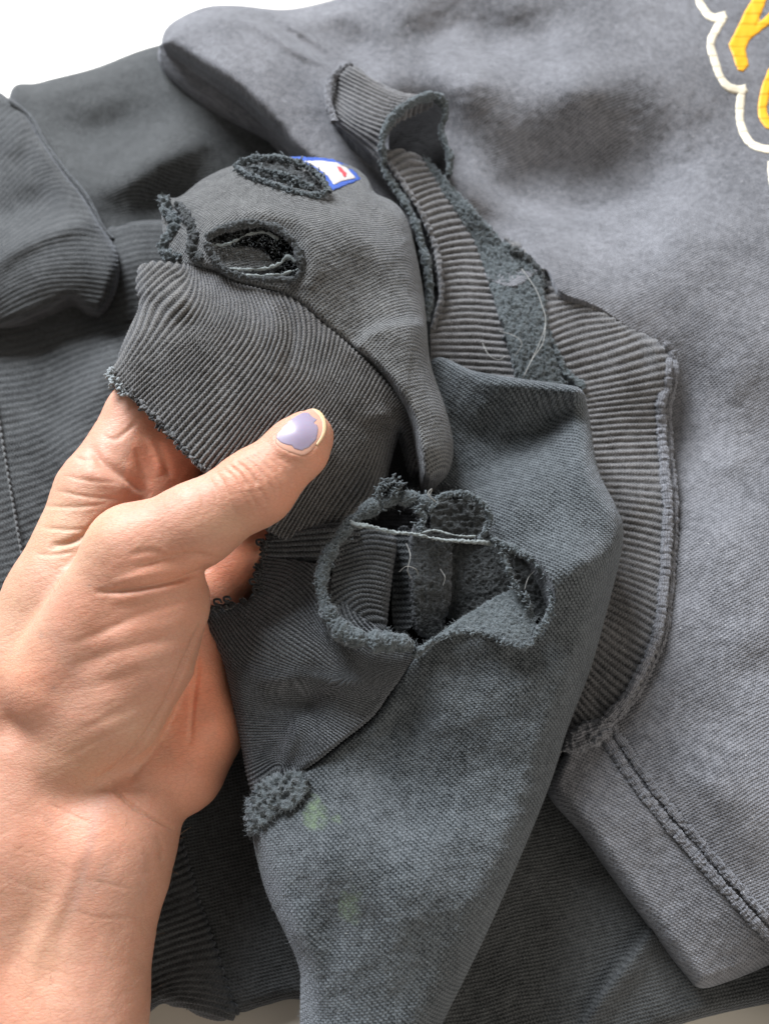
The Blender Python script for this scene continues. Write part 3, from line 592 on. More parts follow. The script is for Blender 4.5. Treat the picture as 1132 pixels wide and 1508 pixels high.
LO = [(632, 535, 2, 8), (700, 547, 6, 16), (770, 558, 6, 16), (830, 566, 7, 14), (856, 574, 9, 16), (866, 606, 12, 26), (880, 690, 13, 28), (905, 742, 13, 18), (917, 776, 14, 16), (914, 815, 16, 22), (895, 892, 18, 40), (870, 982, 18, 42), (838, 1068, 18, 44), (800, 1180, 18, 46), (722, 1362, 18, 46), (650, 1510, 18, 46), (590, 1640, 18, 46), (560, 1740, 10, 40), (470, 1740, 10, 40), (443, 1600, 15, 34), (442, 1470, 15, 34), (441, 1428, 14, 30), (424, 1384, 14, 32), (394, 1320, 14, 34), (379, 1268, 13, 30), (372, 1226, 8, 20), (378, 1190, 4, 12),
      (420, 1150, 3, 10), (455, 1131, 3, 9), (500, 1096, 3, 9), (548, 1058, 3, 9), (585, 1005, 2, 8), (606, 974, 1, 6), (632, 950, 1, 4), (662, 934, 1, 4), (700, 931, 1, 4), (740, 944, 1, 4), (770, 953, 1, 4), (786, 946, 1, 4), (806, 915, 1, 4), (816, 884, 1, 4), (806, 848, 1, 4), (776, 816, 1, 4), (742, 803, 1, 4), (726, 788, 1, 4), (724, 760, 1, 4), (708, 736, 1, 4), (684, 722, 1, 4), (650, 716, 1, 4), (625, 700)]
def green(x, y, d):
    s = np.zeros(len(x))
    for cx, cy, rx, ry, a in ((462, 1200, 17, 24, 0.85), (497, 1206, 8, 7, 0.6), (514, 1336, 18, 26, 0.55), (380, 1268, 6, 20, 0.2)):
        q = ((x - cx) / rx) ** 2 + ((y - cy) / ry) ** 2 + 0.7 * fbm2(x / 9, y / 9, 3.0)
        s = np.maximum(s, a * np.clip(1.3 - q, 0, 1))
    return {'stain': s * (0.75 + 0.5 * noise2(x / 3, y / 3, 2.0))}
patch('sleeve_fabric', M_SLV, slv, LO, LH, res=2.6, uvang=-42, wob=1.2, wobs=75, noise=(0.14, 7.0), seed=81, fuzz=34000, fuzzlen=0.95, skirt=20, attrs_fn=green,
      ridges=[([(690, 712), (750, 668), (810, 626), (850, 594)], -1.5, 18), ([(914, 784), (870, 822), (822, 868)], 1.2, 26), ([(640, 1010), (700, 985), (790, 960), (860, 930)], -2.0, 26),
              ([(560, 1100), (640, 1050), (740, 1040)], -2.0, 34), ([(430, 1300), (480, 1340), (500, 1430)], -2.5, 34), ([(400, 1360), (450, 1390), (480, 1440)], 1.6, 20), ([(520, 1090), (560, 1065), (585, 1030)], 1.4, 12), ([(600, 1400), (640, 1300), (700, 1180)], 1.8, 50)])
# lower rib cuff
CH = [(390, 800, 50), (430, 800, 52), (500, 790, 54), (378, 850, 53), (330, 895, 53), (310, 910, 52), (420, 870, 58), (470, 880, 60), (400, 930, 60), (480, 945, 62), (540, 975, 60), (600, 978, 57), (440, 985, 60), (520, 1006, 59), (340, 980, 53), (370, 1010, 54), (450, 1030, 52), (540, 1040, 53), (350, 1080, 48), (400, 1070, 50), (440, 1080, 53), (480, 1085, 54), (372, 1150, 47), (420, 1130, 50), (450, 1128, 53)]
patch('cuff', M_CUFF2, slv, [(386, 820), (402, 822), (440, 826), (480, 840), (520, 900), (590, 940), (612, 962), (600, 985, 2, 6), (572, 1022, 2, 6), (547, 1056, 2, 6), (500, 1094, 2, 6), (455, 1129, 2, 6), (420, 1150, 2, 6), (384, 1178, 6, 14), (368, 1160, 8, 18), (352, 1080, 8, 20), (329, 975, 8, 20), (302, 916, 6, 14), (304, 898, 1, 4), (330, 890, 1, 4), (360, 888, 1, 4), (374, 880, 1, 4), (378, 852, 1, 4)],
      CH, res=1.6, rib=0.5, pitch=1.35, seed=91, wob=0.3, wobs=40, fuzz=4000, skirt=8, fray=0.0,
      guides=[(k_ * 1.3, g_) for k_, g_ in [(-6, [(388, 800), (440, 810), (500, 850)]), (0, [(380, 838), (427, 848), (462, 882), (488, 932), (552, 974)]), (6, [(372, 876), (412, 900), (453, 930), (523, 986)]), (12, [(334, 891), (372, 929), (421, 964), (488, 996)]), (18, [(306, 906), (342, 961), (377, 987), (436, 998), (494, 1011), (545, 1024)]), (26, [(342, 1008), (377, 1024), (421, 1030), (465, 1034), (529, 1062)]), (34, [(354, 1052), (407, 1058), (442, 1062), (471, 1078), (500, 1100)]), (42, [(364, 1098), (407, 1094), (430, 1095), (446, 1112), (456, 1132)]), (50, [(372, 1150), (395, 1135), (412, 1125), (420, 1150)])]],
      ridges=[([(350, 985), (400, 1000), (456, 1000), (520, 1008), (575, 1008)], 2.0, 13), ([(415, 1140), (428, 1095), (452, 1052)], 1.5, 11), ([(340, 900), (380, 930), (440, 950)], 1.2, 20)])
patch('cuff', M_CUFF2, slv, [(396, 784, 1, 4), (415, 780, 3, 8), (450, 776, 3, 8), (500, 771, 3, 8), (530, 775), (520, 810), (490, 822, 3, 8), (450, 824, 3, 8), (405, 822, 2, 6), (388, 812, 1, 4)],
      [(396, 790, 55), (450, 795, 58), (510, 790, 59), (400, 820, 53), (480, 818, 55)], res=1.8, rib=0.5, pitch=1.35, seed=92, fuzz=500, skirt=6,
      guides=[(0, [(398, 786), (450, 780), (510, 773)]), (2.5, [(396, 803), (450, 800), (510, 796)]), (5, [(396, 820), (450, 821), (510, 818)])])
# thick rolled mouth of the torn cuff
rims = [([(607, 952, 62, 9.8), (585, 946, 64, 13.9), (545, 944, 66, 16.4), (510, 934, 67, 16.4), (486, 908, 67, 14.8), (473, 868, 66.5, 11.5), (478, 830, 66, 10.7), (497, 795, 66, 10.7), (522, 766, 66, 10.7), (548, 747, 66, 11.5), (575, 738, 66, 10.7), (605, 734, 66, 11.5), (628, 740, 66.5, 12.3), (640, 750, 66.5, 11.5)], 3),
        ([(612, 744, 66, 6.5), (622, 760, 66, 7.9), (618, 778, 65.5, 6.5), (624, 790, 65, 5.0)], 4),
        ([(636, 740, 66.5, 6.5), (660, 728, 67, 5.8), (688, 729, 67, 6.1), (710, 742, 67, 6.1), (720, 760, 66.5, 5.8), (716, 780, 66, 5.0), (706, 795, 65.5, 3.6)], 5),
        ([(722, 792, 66, 4.3), (740, 802, 67, 5.8), (762, 812, 67.5, 6.5), (790, 830, 68, 6.5), (808, 852, 68, 6.8), (814, 880, 67.5, 6.5), (806, 908, 66, 5.8), (792, 930, 64.5, 4.3), (784, 946, 63.5, 3.6)], 6),
        ([(738, 806, 66.5, 4.3), (744, 828, 66, 4.7), (752, 850, 65.5, 4.7), (762, 870, 65, 4.3), (776, 884, 64.5, 4.3), (782, 905, 64, 3.6)], 7),
        ([(608, 966, 61, 5.0), (628, 950, 62, 5.0), (655, 936, 63, 4.0), (690, 929, 63.5, 3.6), (722, 936, 63.5, 3.2), (750, 948, 63.5, 3.6), (770, 952, 63.5, 4.3), (786, 945, 63.5, 4.3)], 8),
        ([(560, 742, 66, 6.5), (558, 724, 67.5, 5.0), (566, 712, 68.5, 4.0), (582, 704, 69, 2.9)], 9), ([(572, 728, 67, 3.6), (584, 722, 68, 2.9), (592, 712, 68.5, 2.2)], 10)]
RIMV = []; RIMN = []
for pth, sd in rims:
    fray_edge('loose_loops', M_TERRY, slv, [(a_, b_, c_ + 0.5) for a_, b_, c_, d_ in pth], 60, 0.3, 500 + sd, 1.0, max(d_[3] for d_ in pth) * 1.2, 9.0)
    o, V, N_ = tube('torn_rim', M_TERRY, slv, pth, (1.02, 0.62), 1.2, 12, seed=sd); RIMV.append(V); RIMN.append(N_)
yarn('stretched_yarn', M_YARN, slv, [(510, 766, 66, 3.0), (526, 773, 68.5, 2.8), (545, 775, 69, 2.4), (575, 783, 69.2, 2.0), (612, 787, 68.6, 1.9), (650, 795, 68.3, 2.0), (690, 797, 67.5, 2.4), (724, 800, 65, 3.4)], lump=(0.8, 0.6))
yarn('stretched_yarn', M_YARN, slv, [(618, 786, 67, 1.4), (640, 781, 68.5, 1.2), (668, 788, 68.5, 1.1), (700, 790, 67, 1.4)], lump=(0.5, 0.6))
for pts_ in ([(598, 800, 60, .5), (604, 818, 63, .55), (600, 840, 63, .5), (606, 852, 60, .4)], [(588, 842, 58, .5), (598, 834, 62, .55), (612, 838, 62, .5), (616, 848, 60, .4)], [(648, 838, 60, .5), (655, 850, 62, .5), (652, 862, 60, .4)], [(790, 838, 62, .6), (778, 850, 65, .6), (772, 868, 64, .5)], [(630, 735, 67, .8), (636, 720, 70, .8), (630, 728, 70, .7), (645, 742, 68, .7)]):
    yarn('loose_thread', M_FIBW, slv, pts_)
# inside of the mouth
patch('lining', M_SHADE, slv, [(470, 780), (560, 730), (640, 725), (730, 770), (780, 830), (800, 900), (740, 960), (600, 965), (520, 960), (470, 900)],
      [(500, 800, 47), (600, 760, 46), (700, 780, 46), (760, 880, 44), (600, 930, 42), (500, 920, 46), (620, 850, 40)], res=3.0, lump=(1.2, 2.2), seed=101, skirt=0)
patch('inner_rib', M_CUFF2, slv, [(492, 830), (510, 790), (545, 775), (582, 790, 4, 10), (578, 840, 5, 12), (572, 890, 5, 12), (562, 930), (510, 930), (488, 890)],
      [(510, 810, 58), (570, 800, 57), (545, 850, 59), (570, 900, 54), (510, 900, 60), (540, 920, 57)], res=1.8, rib=0.45, pitch=1.35, seed=102, skirt=8, fuzz=600,
      guides=[(0, [(500, 800), (540, 786), (580, 790)]), (7, [(492, 850), (540, 838), (578, 846)]), (13, [(498, 905), (530, 880), (570, 886)]), (16, [(520, 930), (540, 905), (565, 908)])])
patch('inner_rib', M_CUFF2, slv, [(585, 780), (608, 785), (612, 850), (608, 920), (580, 925), (578, 850)], [(590, 800, 48), (600, 860, 47), (590, 910, 46)], res=2.0, rib=0.4, pitch=1.35, seed=103, skirt=4,
      guides=[(0, [(580, 790), (610, 790)]), (14, [(580, 920), (610, 920)])])
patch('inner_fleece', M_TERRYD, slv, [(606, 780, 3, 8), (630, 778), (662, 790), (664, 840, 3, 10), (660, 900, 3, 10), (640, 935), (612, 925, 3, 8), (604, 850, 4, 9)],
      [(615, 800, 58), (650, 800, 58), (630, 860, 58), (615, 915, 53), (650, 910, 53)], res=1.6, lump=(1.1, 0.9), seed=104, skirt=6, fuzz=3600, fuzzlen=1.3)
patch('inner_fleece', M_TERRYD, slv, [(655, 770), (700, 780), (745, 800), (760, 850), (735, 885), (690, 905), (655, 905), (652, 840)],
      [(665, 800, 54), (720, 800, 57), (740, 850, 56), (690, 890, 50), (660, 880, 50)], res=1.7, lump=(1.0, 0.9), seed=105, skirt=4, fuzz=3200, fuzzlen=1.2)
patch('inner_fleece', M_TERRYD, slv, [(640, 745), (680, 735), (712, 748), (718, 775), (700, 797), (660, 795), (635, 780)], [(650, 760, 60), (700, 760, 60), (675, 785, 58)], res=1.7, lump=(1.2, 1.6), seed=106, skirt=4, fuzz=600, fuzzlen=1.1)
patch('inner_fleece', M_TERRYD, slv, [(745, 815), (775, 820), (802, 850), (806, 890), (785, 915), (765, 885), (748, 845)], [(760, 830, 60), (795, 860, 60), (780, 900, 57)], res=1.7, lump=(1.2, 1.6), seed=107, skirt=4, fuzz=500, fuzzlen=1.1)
patch('torn_flap', M_TERRY, slv, [(612, 968), (634, 944), (668, 918, 1, 4), (706, 893, 1, 4), (742, 872, 1, 4), (762, 868, 1, 4), (778, 886, 1, 4), (790, 925), (784, 948), (764, 954), (735, 944), (700, 932), (660, 936), (632, 952)],
      [(615, 965, 61), (640, 945, 62), (690, 915, 60), (740, 880, 60), (770, 880, 63), (785, 940, 64), (740, 930, 63)], res=1.6, lump=(0.9, 0.8), seed=108, skirt=3, fuzz=4500, fuzzlen=1.2)
# shaggy tuft at the seam
o, tg = patch('shaggy_tuft', M_TERRY, slv, [(364, 1196, 3, 8), (374, 1166, 3, 8), (398, 1146, 3, 8), (430, 1137, 2, 8), (449, 1149, 1, 8), (446, 1172, 1, 8), (415, 1194, 1, 8), (390, 1212, 1, 8), (369, 1230, 3, 8)],
      [(370, 1190, 52), (400, 1160, 55.5), (440, 1150, 56), (430, 1180, 57), (395, 1205, 55), (372, 1222, 52)], res=1.5, lump=(2.6, 1.6), seed=109, fuzz=4000, fuzzlen=1.2, skirt=5, fray=2.0)
# frayed loops on the raw edge of the cuff
fray_edge('frayed_edge', M_FRAY, slv, [(404, 784, 56.5), (390, 796, 55.5), (386, 815, 55), (382, 840, 55), (379, 862, 55), (376, 880, 55), (362, 888, 55), (340, 890, 55), (320, 893, 54.5), (306, 899, 54)], 90, 0.0, 5, 2.6, 4.0, 8.0)
for (x, y, r_) in ((380, 848, 4), (374, 858, 4), (379, 870, 4), (336, 884, 4), (322, 888, 4.5), (384, 800, 4)):
    yarn('frayed_loop', M_FRAY, slv, [(x + 5, y + 3, 55, 1.6), (x - r_, y + 2, 56.5, 2.0), (x - r_ - 2, y - r_, 57, 2.0), (x + 1, y - r_ - 1, 57, 2.0), (x + 4, y - 1, 55.5, 1.6)])
# ================================================================== upper sleeve: patch, slit and cuff round the fingers
slu = empty('sleeve', (0, 0, 0), '', ''); del slu['category']; slu['label'] = 'upper sleeve with embroidered badge, slit hole and cuff pinched under the thumb'; slu.parent = faded
UH = [(240, 320, 66), (265, 292, 64), (345, 246, 66), (400, 236, 64), (470, 238, 62), (535, 272, 62), (300, 310, 76), (380, 290, 79), (450, 300, 80), (520, 320, 78), (580, 330, 68), (620, 430, 64), (440, 340, 82), (450, 420, 80), (330, 330, 80), (300, 370, 78), (420, 425, 77), (500, 420, 79), (560, 450, 74), (540, 500, 72), (500, 490, 74), (600, 520, 71), (560, 535, 73), (595, 560, 73), (632, 570, 67), (612, 612, 71), (645, 610, 65), (652, 650, 63), (630, 660, 68), (640, 695, 62), (250, 380, 68)]
UO = [(238, 318, 6, 14), (240, 292, 6, 14), (264, 290, 7, 16), (300, 263, 9, 22), (345, 243, 9, 22), (400, 233, 9, 20), (455, 232, 9, 20), (515, 244, 9, 18), (540, 262, 9, 20), (552, 284, 10, 22), (580, 298, 10, 22), (600, 325, 11, 24), (616, 390, 12, 26), (626, 455, 12, 26), (634, 535, 12, 26), (655, 598, 11, 24), (667, 650, 10, 22), (663, 688, 10, 20), (645, 706, 9, 18), (625, 702, 6, 12), (619, 660, 5, 10), (606, 610, 5, 11), (576, 563, 5, 11), (548, 533, 4, 10), (520, 512, 3, 9), (480, 479, 3, 9), (432, 440, 3, 8), (390, 425, 2, 6), (340, 410, 2, 6), (318, 396, 2, 6), (290, 392, 2, 6), (250, 386, 3, 8)]
def cut_hole(x, y): return None
HOLE = cat(np.array([(307, 352), (330, 340), (362, 333), (400, 334), (426, 346), (438, 374), (442, 400), (428, 412), (400, 410), (360, 406), (336, 398), (320, 378)], float), 6, True)
o_u, UG = patch('sleeve_fabric', M_SLV2, slu, UO, UH, res=2.2, uvang=38, wob=0.6, wobs=60, noise=(0.12, 7.0), seed=111, fuzz=14000, skirt=14,
      ridges=[([(300, 345), (340, 318), (400, 312), (445, 332), (462, 380), (458, 430)], 2.4, 18), ([(530, 300), (560, 330), (590, 360)], -3.0, 24), ([(470, 340), (520, 380), (540, 440), (535, 490)], -2.0, 30), ([(560, 310), (585, 320), (600, 345)], 1.6, 14), ([(640, 490), (610, 480), (580, 483), (553, 492), (532, 508), (520, 522)], 4.5, 55, 'step')])
# cut the slit: drop the faces whose photo position lies in the hole
bm = bmesh.new(); bm.from_mesh(o_u.data); cc = np.array([f.calc_center_median() for f in bm.faces]); hx, hy, _ = PX(cc)
cut = inside(hx, hy, HOLE) & (cc[:, 2] > 0.06); fl = list(bm.faces)
bmesh.ops.delete(bm, geom=[fl[i] for i in np.flatnonzero(cut)], context='FACES'); bm.to_mesh(o_u.data); bm.free()
hU = grid_h(UG)
# the slit's torn layers
patch('slit_lining', M_SHADE, slu, [(296, 345), (340, 326), (400, 326), (440, 350), (452, 400), (430, 422), (360, 420), (312, 396)], [(320, 350, 70), (380, 350, 66), (430, 380, 64), (380, 400, 66)], res=2.4, lump=(0.8, 1.6), seed=113, skirt=0)
patch('slit_flap', M_SLV2, slu, [(310, 362), (345, 364), (378, 366, 1, 4), (400, 382, 1, 4), (408, 392, 1, 4), (380, 396, 1, 4), (345, 398), (326, 388)], [(320, 370, 76), (370, 372, 76), (400, 388, 75), (345, 395, 77)], res=1.6, uvang=15, lump=(0.7, 1.5), seed=114, skirt=3, fuzz=800)
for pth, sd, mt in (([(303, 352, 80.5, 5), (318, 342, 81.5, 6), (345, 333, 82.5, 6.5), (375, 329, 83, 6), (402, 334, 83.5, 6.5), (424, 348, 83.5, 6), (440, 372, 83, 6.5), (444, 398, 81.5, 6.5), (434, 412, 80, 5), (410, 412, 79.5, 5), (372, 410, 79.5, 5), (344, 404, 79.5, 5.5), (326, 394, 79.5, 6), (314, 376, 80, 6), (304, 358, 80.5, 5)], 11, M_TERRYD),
                    ([(308, 360, 79, 1.6), (330, 361, 80, 1.8), (348, 354, 80.5, 1.6), (366, 345, 81, 1.6), (388, 342, 81, 1.6), (410, 352, 81, 1.4)], 12, M_YARN), ([(332, 396, 79, 1.6), (362, 397, 80, 1.8), (392, 395, 80, 2.0), (412, 388, 80, 2.2), (424, 378, 80, 2.4), (436, 386, 80, 2)], 13, M_YARN), ([(342, 404, 79.5, 1.5), (380, 406, 80, 1.6), (414, 404, 80, 1.5), (440, 396, 80.5, 1.5)], 14, M_YARN)):
    o, V, N_ = tube('torn_rim', mt, slu, pth, (1.1, 0.85) if mt is M_TERRYD else (0.7, 1.1), 1.5, 10, seed=sd); RIMV.append(V); RIMN.append(N_)
# ragged lip above the badge
patch('torn_lip', M_TERRYD, slu, [(347, 244, 2, 6), (370, 236, 2, 6), (400, 236, 1, 5), (435, 246, 1, 5), (462, 262, 2, 6), (480, 282, 3, 8), (462, 285, 2, 6), (435, 280, 2, 6), (400, 266, 2, 6), (368, 256, 2, 6)],
      [(350, 246, 68), (400, 245, 71), (450, 258, 73), (478, 280, 74), (430, 272, 75), (380, 258, 73)], res=1.5, lump=(2.2, 1.6), seed=115, fuzz=1800, skirt=4)
for pth, sd in (([(344, 246, 68.5, 4), (372, 234, 70, 5), (405, 233, 71, 5), (440, 240, 73, 5), (466, 256, 75, 5), (482, 276, 76.5, 5), (484, 284, 76.5, 4)], 21), ([(350, 248, 70, 5), (372, 260, 73.5, 5), (404, 272, 76, 5), (436, 284, 77.5, 5), (464, 288, 77.5, 5), (482, 284, 77, 4)], 22), ([(372, 248, 72.5, 4), (405, 254, 74, 4.5), (438, 266, 76, 4.5), (462, 276, 76.5, 4)], 23)):
    fray_edge('loose_loops', M_TERRY, slu, [(a_, b_, c_ + 0.5) for a_, b_, c_, d_ in pth], 45, 0.6, 600 + sd, 1.0, 8.0, 8.0)
    o, V, N_ = tube('torn_rim', M_TERRY, slu, pth, (1.1, 0.85), 1.4, 10, seed=sd); RIMV.append(V); RIMN.append(N_)
# embroidered badge
def stitchmat(name, a, b, sx):
    m, nt, p = new_mat(name); uvn = nt.nodes.new('ShaderNodeUVMap'); tc = nt.nodes.new('ShaderNodeTexCoord')
    w = nt.nodes.new('ShaderNodeTexWave'); w.inputs['Scale'].default_value = sx; w.inputs['Distortion'].default_value = 2.0; w.inputs['Detail'].default_value = 2.0; nt.links.new(uvn.outputs[0], w.inputs['Vector'])
    nt.links.new(mixc(nt, w.outputs['Fac'], a, b), p.inputs['Base Color']); p.inputs['Roughness'].default_value = 0.7
    bp = nt.nodes.new('ShaderNodeBump'); bp.inputs['Strength'].default_value = 0.8; bp.inputs['Distance'].default_value = 0.0003; nt.links.new(w.outputs['Fac'], bp.inputs['Height']); nt.links.new(bp.outputs[0], p.inputs['Normal'])
    return m
M_BW = stitchmat('white_embroidery', (0.42, 0.39, 0.385), (0.60, 0.57, 0.56), 0.7); M_BB = stitchmat('blue_embroidery', (0.01, 0.05, 0.30), (0.03, 0.12, 0.55), 0.9); M_BR = stitchmat('red_embroidery', (0.5, 0.02, 0.04), (0.65, 0.06, 0.08), 0.9)
bad = empty('badge', (0, 0, 0), '', ''); del bad['category']; del bad['label']; bad.parent = slu
pb = dict(hfun=hU, res=1.5, smooth_out=False, skirt=0.8)
b1 = patch('badge_border', M_BB, slu, [(425, 231), (455, 231), (490, 234), (516, 245), (532, 264), (512, 271), (490, 281), (476, 262), (452, 244)], lift=0.9, fold=(0.5, 4), fray=0.9, **pb)[0]
b2 = patch('badge_field', M_BW, slu, [(448, 237), (475, 237), (495, 239), (512, 248), (523, 262), (506, 266), (491, 272), (482, 258), (464, 245)], lift=1.35, fold=(0.3, 3), fray=0.8, **pb)[0]
b3 = patch('badge_mark', M_BR, slu, [(496, 245), (502, 246), (506, 251), (511, 255), (509, 261), (505, 259), (504, 255), (500, 252)], lift=1.7, fold=(0.2, 2), fray=0.8, **pb)[0]
COL.objects.unlink(bad); bpy.data.objects.remove(bad)
# shredded clump at the left
o, V, N_ = tube('shredded_clump', M_TERRY, slu, [(242, 292, 66, 8), (246, 312, 67, 10), (262, 330, 70, 12), (254, 350, 69, 12), (240, 362, 67, 9), (248, 376, 68, 10), (270, 384, 71, 9)], (2.6, 1.3), 1.4, 14, seed=31); RIMV.append(V); RIMN.append(N_)
o, V, N_ = tube('shredded_clump', M_TERRYD, slu, [(262, 300, 69, 6), (276, 322, 73, 8), (288, 346, 76, 9), (284, 370, 76, 8), (300, 386, 77, 6)], (2.4, 1.4), 1.4, 12, seed=32); RIMV.append(V); RIMN.append(N_)
# rib cuff round the fingers
KH = [(205, 410, 66), (240, 392, 70), (215, 460, 70), (200, 500, 70), (170, 545, 68), (184, 572, 70), (240, 625, 74), (298, 690, 76), (270, 440, 76), (260, 520, 77), (330, 430, 77), (330, 520, 79), (330, 610, 79), (400, 470, 78), (400, 560, 77), (420, 640, 73), (360, 680, 75), (460, 500, 75), (480, 580, 73), (520, 540, 72), (500, 660, 68), (560, 580, 68), (590, 600, 65), (540, 660, 63), (470, 740, 62), (520, 740, 58), (575, 660, 56), (580, 690, 52), (390, 740, 66), (420, 790, 58)]
KO = [(205, 396, 8, 18), (222, 386, 6, 14), (250, 386, 3, 9), (290, 391, 2, 7), (320, 402, 2, 7), (345, 415, 2, 7), (392, 428, 2, 7), (434, 441, 2, 7), (482, 480, 2, 7), (522, 515, 2, 7), (564, 557, 2, 7), (602, 606, 2, 7), (622, 650, 3, 9), (622, 690, 3, 9), (606, 690, 6, 12), (598, 660, 8, 14), (588, 632, 5, 12), (580, 660, 10, 22), (565, 710, 12, 24), (530, 765, 12, 24), (470, 790, 10, 20), (410, 790), (330, 720), (300, 694, 1, 4), (270, 662, 1, 4), (240, 628, 1, 4), (215, 602, 1, 4), (190, 580, 1, 4), (168, 568, 1, 4), (161, 552, 2, 6), (172, 530, 7, 16), (190, 490, 8, 18), (206, 450, 8, 18), (201, 425, 8, 18)]
KG = [(0, [(174, 540), (205, 490), (222, 445), (250, 418), (275, 394)]), (5, [(195, 576), (256, 518), (298, 471), (309, 431), (300, 390)]), (10, [(227, 611), (298, 534), (336, 484), (346, 447), (333, 412)]), (15, [(264, 653), (341, 566), (383, 508), (391, 471), (375, 428)]), (19, [(298, 692), (378, 590), (418, 529), (428, 484), (412, 436)]), (24, [(340, 715), (416, 612), (461, 560), (478, 484)]), (29, [(390, 725), (440, 650), (494, 572), (520, 518)]), (34, [(425, 745), (470, 675), (525, 594), (552, 545)]), (39, [(460, 760), (505, 690), (560, 610), (586, 574)]), (43, [(500, 765), (540, 705), (572, 622), (600, 596)]), (47, [(560, 740), (575, 680), (590, 632), (610, 618)]), (51, [(590, 690), (600, 655), (620, 645)])]
KG = [(k * 1.4, g_) for k, g_ in KG]
patch('cuff', M_CUFF, slu, KO, KH, res=1.6, rib=0.8, pitch=1.25, guides=KG, seed=121, wob=0.4, wobs=45, fuzz=8000, skirt=6,
      ridges=[([(395, 440), (402, 480), (412, 520), (400, 560)], 1.3, 12), ([(420, 445), (432, 490), (425, 540)], -1.2, 10), ([(205, 420), (240, 430), (280, 450)], 2.2, 18), ([(230, 470), (270, 480), (310, 470)], -1.6, 18), ([(590, 632), (560, 612), (530, 622)], 1.4, 12)])
for sd, m_ in ((41, M_FRAY), (42, M_FIBD)):
    fray_edge('frayed_edge', m_, slu, [(176, 570, 71), (190, 581, 72), (215, 602, 73.5), (240, 628, 75), (270, 662, 76), (300, 694, 76.5)], 75, 0.0, sd, 2.2, 3.5, 7.0)
fray_edge('frayed_edge', M_FIB, slu, [(164, 545, 69), (164, 560, 70), (176, 572, 71), (188, 580, 72)], 50, 0.2, 43, 1.6, 6.0, 9.0)
#@@HAND@@
# ================================================================== the hand
def skin_mat():
    m, nt, b = new_mat('skin'); tc = nt.nodes.new('ShaderNodeTexCoord'); ob = tc.outputs['Object']
    n1 = ramp(nt, noise_tex(nt, ob, 55.0, 4.0), 0.3, 0.7); n2 = ramp(nt, noise_tex(nt, ob, 260.0, 4.0), 0.3, 0.72)
    c = mixc(nt, n1, (0.445, 0.238, 0.163), (0.50, 0.288, 0.21)); c = mixc(nt, mth(nt, 'MULTIPLY', n2, 0.30), c, (0.46, 0.20, 0.14))
    for nm, col in (('red', (0.72, 0.30, 0.185)), ('vein', (0.27, 0.19, 0.165)), ('yellow', (0.54, 0.37, 0.245))):
        a = nt.nodes.new('ShaderNodeAttribute'); a.attribute_name = nm; c = mixc(nt, a.outputs['Fac'], c, col)
    spot = ramp(nt, noise_tex(nt, ob, 520.0, 1.0), 0.80, 0.84); c = mixc(nt, mth(nt, 'MULTIPLY', spot, 0.25), c, (0.50, 0.24, 0.16))
    nt.links.new(c, b.inputs['Base Color']); b.inputs['Roughness'].default_value = 0.46; b.inputs['Specular IOR Level'].default_value = 0.36
    b.inputs['Subsurface Weight'].default_value = 0.45; b.inputs['Subsurface Radius'].default_value = (1.0, 0.32, 0.18); b.inputs['Subsurface Scale'].default_value = 0.0026
    k = None
    for ang, sx, sy, scl, wt in ((-25, 0.35, 1.3, 1000.0, 0.55), (48, 0.45, 1.2, 1250.0, 0.4), (-70, 0.6, 1.1, 700.0, 0.35)):
        v = nt.nodes.new('ShaderNodeTexVoronoi'); v.feature = 'DISTANCE_TO_EDGE'; v.inputs['Scale'].default_value = scl
        mp = nt.nodes.new('ShaderNodeMapping'); mp.inputs['Rotation'].default_value = (0, 0, math.radians(ang)); mp.inputs['Scale'].default_value = (sx, sy, 0.8); nt.links.new(ob, mp.inputs[0]); nt.links.new(mp.outputs[0], v.inputs['Vector'])
        t = mth(nt, 'MULTIPLY', ramp(nt, v.outputs['Distance'], 0.0, 0.16), wt); k = t if k is None else mth(nt, 'ADD', k, t)
    kc = ramp(nt, k, 0.35, 1.15); c = mixc(nt, mth(nt, 'MULTIPLY', mth(nt, 'SUBTRACT', 1.0, kc), 0.22), c, (0.30, 0.12, 0.075)); nt.links.new(c, b.inputs['Base Color'])  # fine lines tinted darker: crease shade put into the skin colour
    rg = mth(nt, 'ADD', mth(nt, 'MULTIPLY', noise_tex(nt, ob, 380.0, 3.0), 0.3), 0.38); nt.links.new(rg, b.inputs['Roughness'])
    bp = nt.nodes.new('ShaderNodeBump'); bp.inputs['Strength'].default_value = 0.27; bp.inputs['Distance'].default_value = 0.00022
    nt.links.new(k, bp.inputs['Height']); nt.links.new(bp.outputs[0], b.inputs['Normal'])
    return m
M_SKIN = skin_mat()
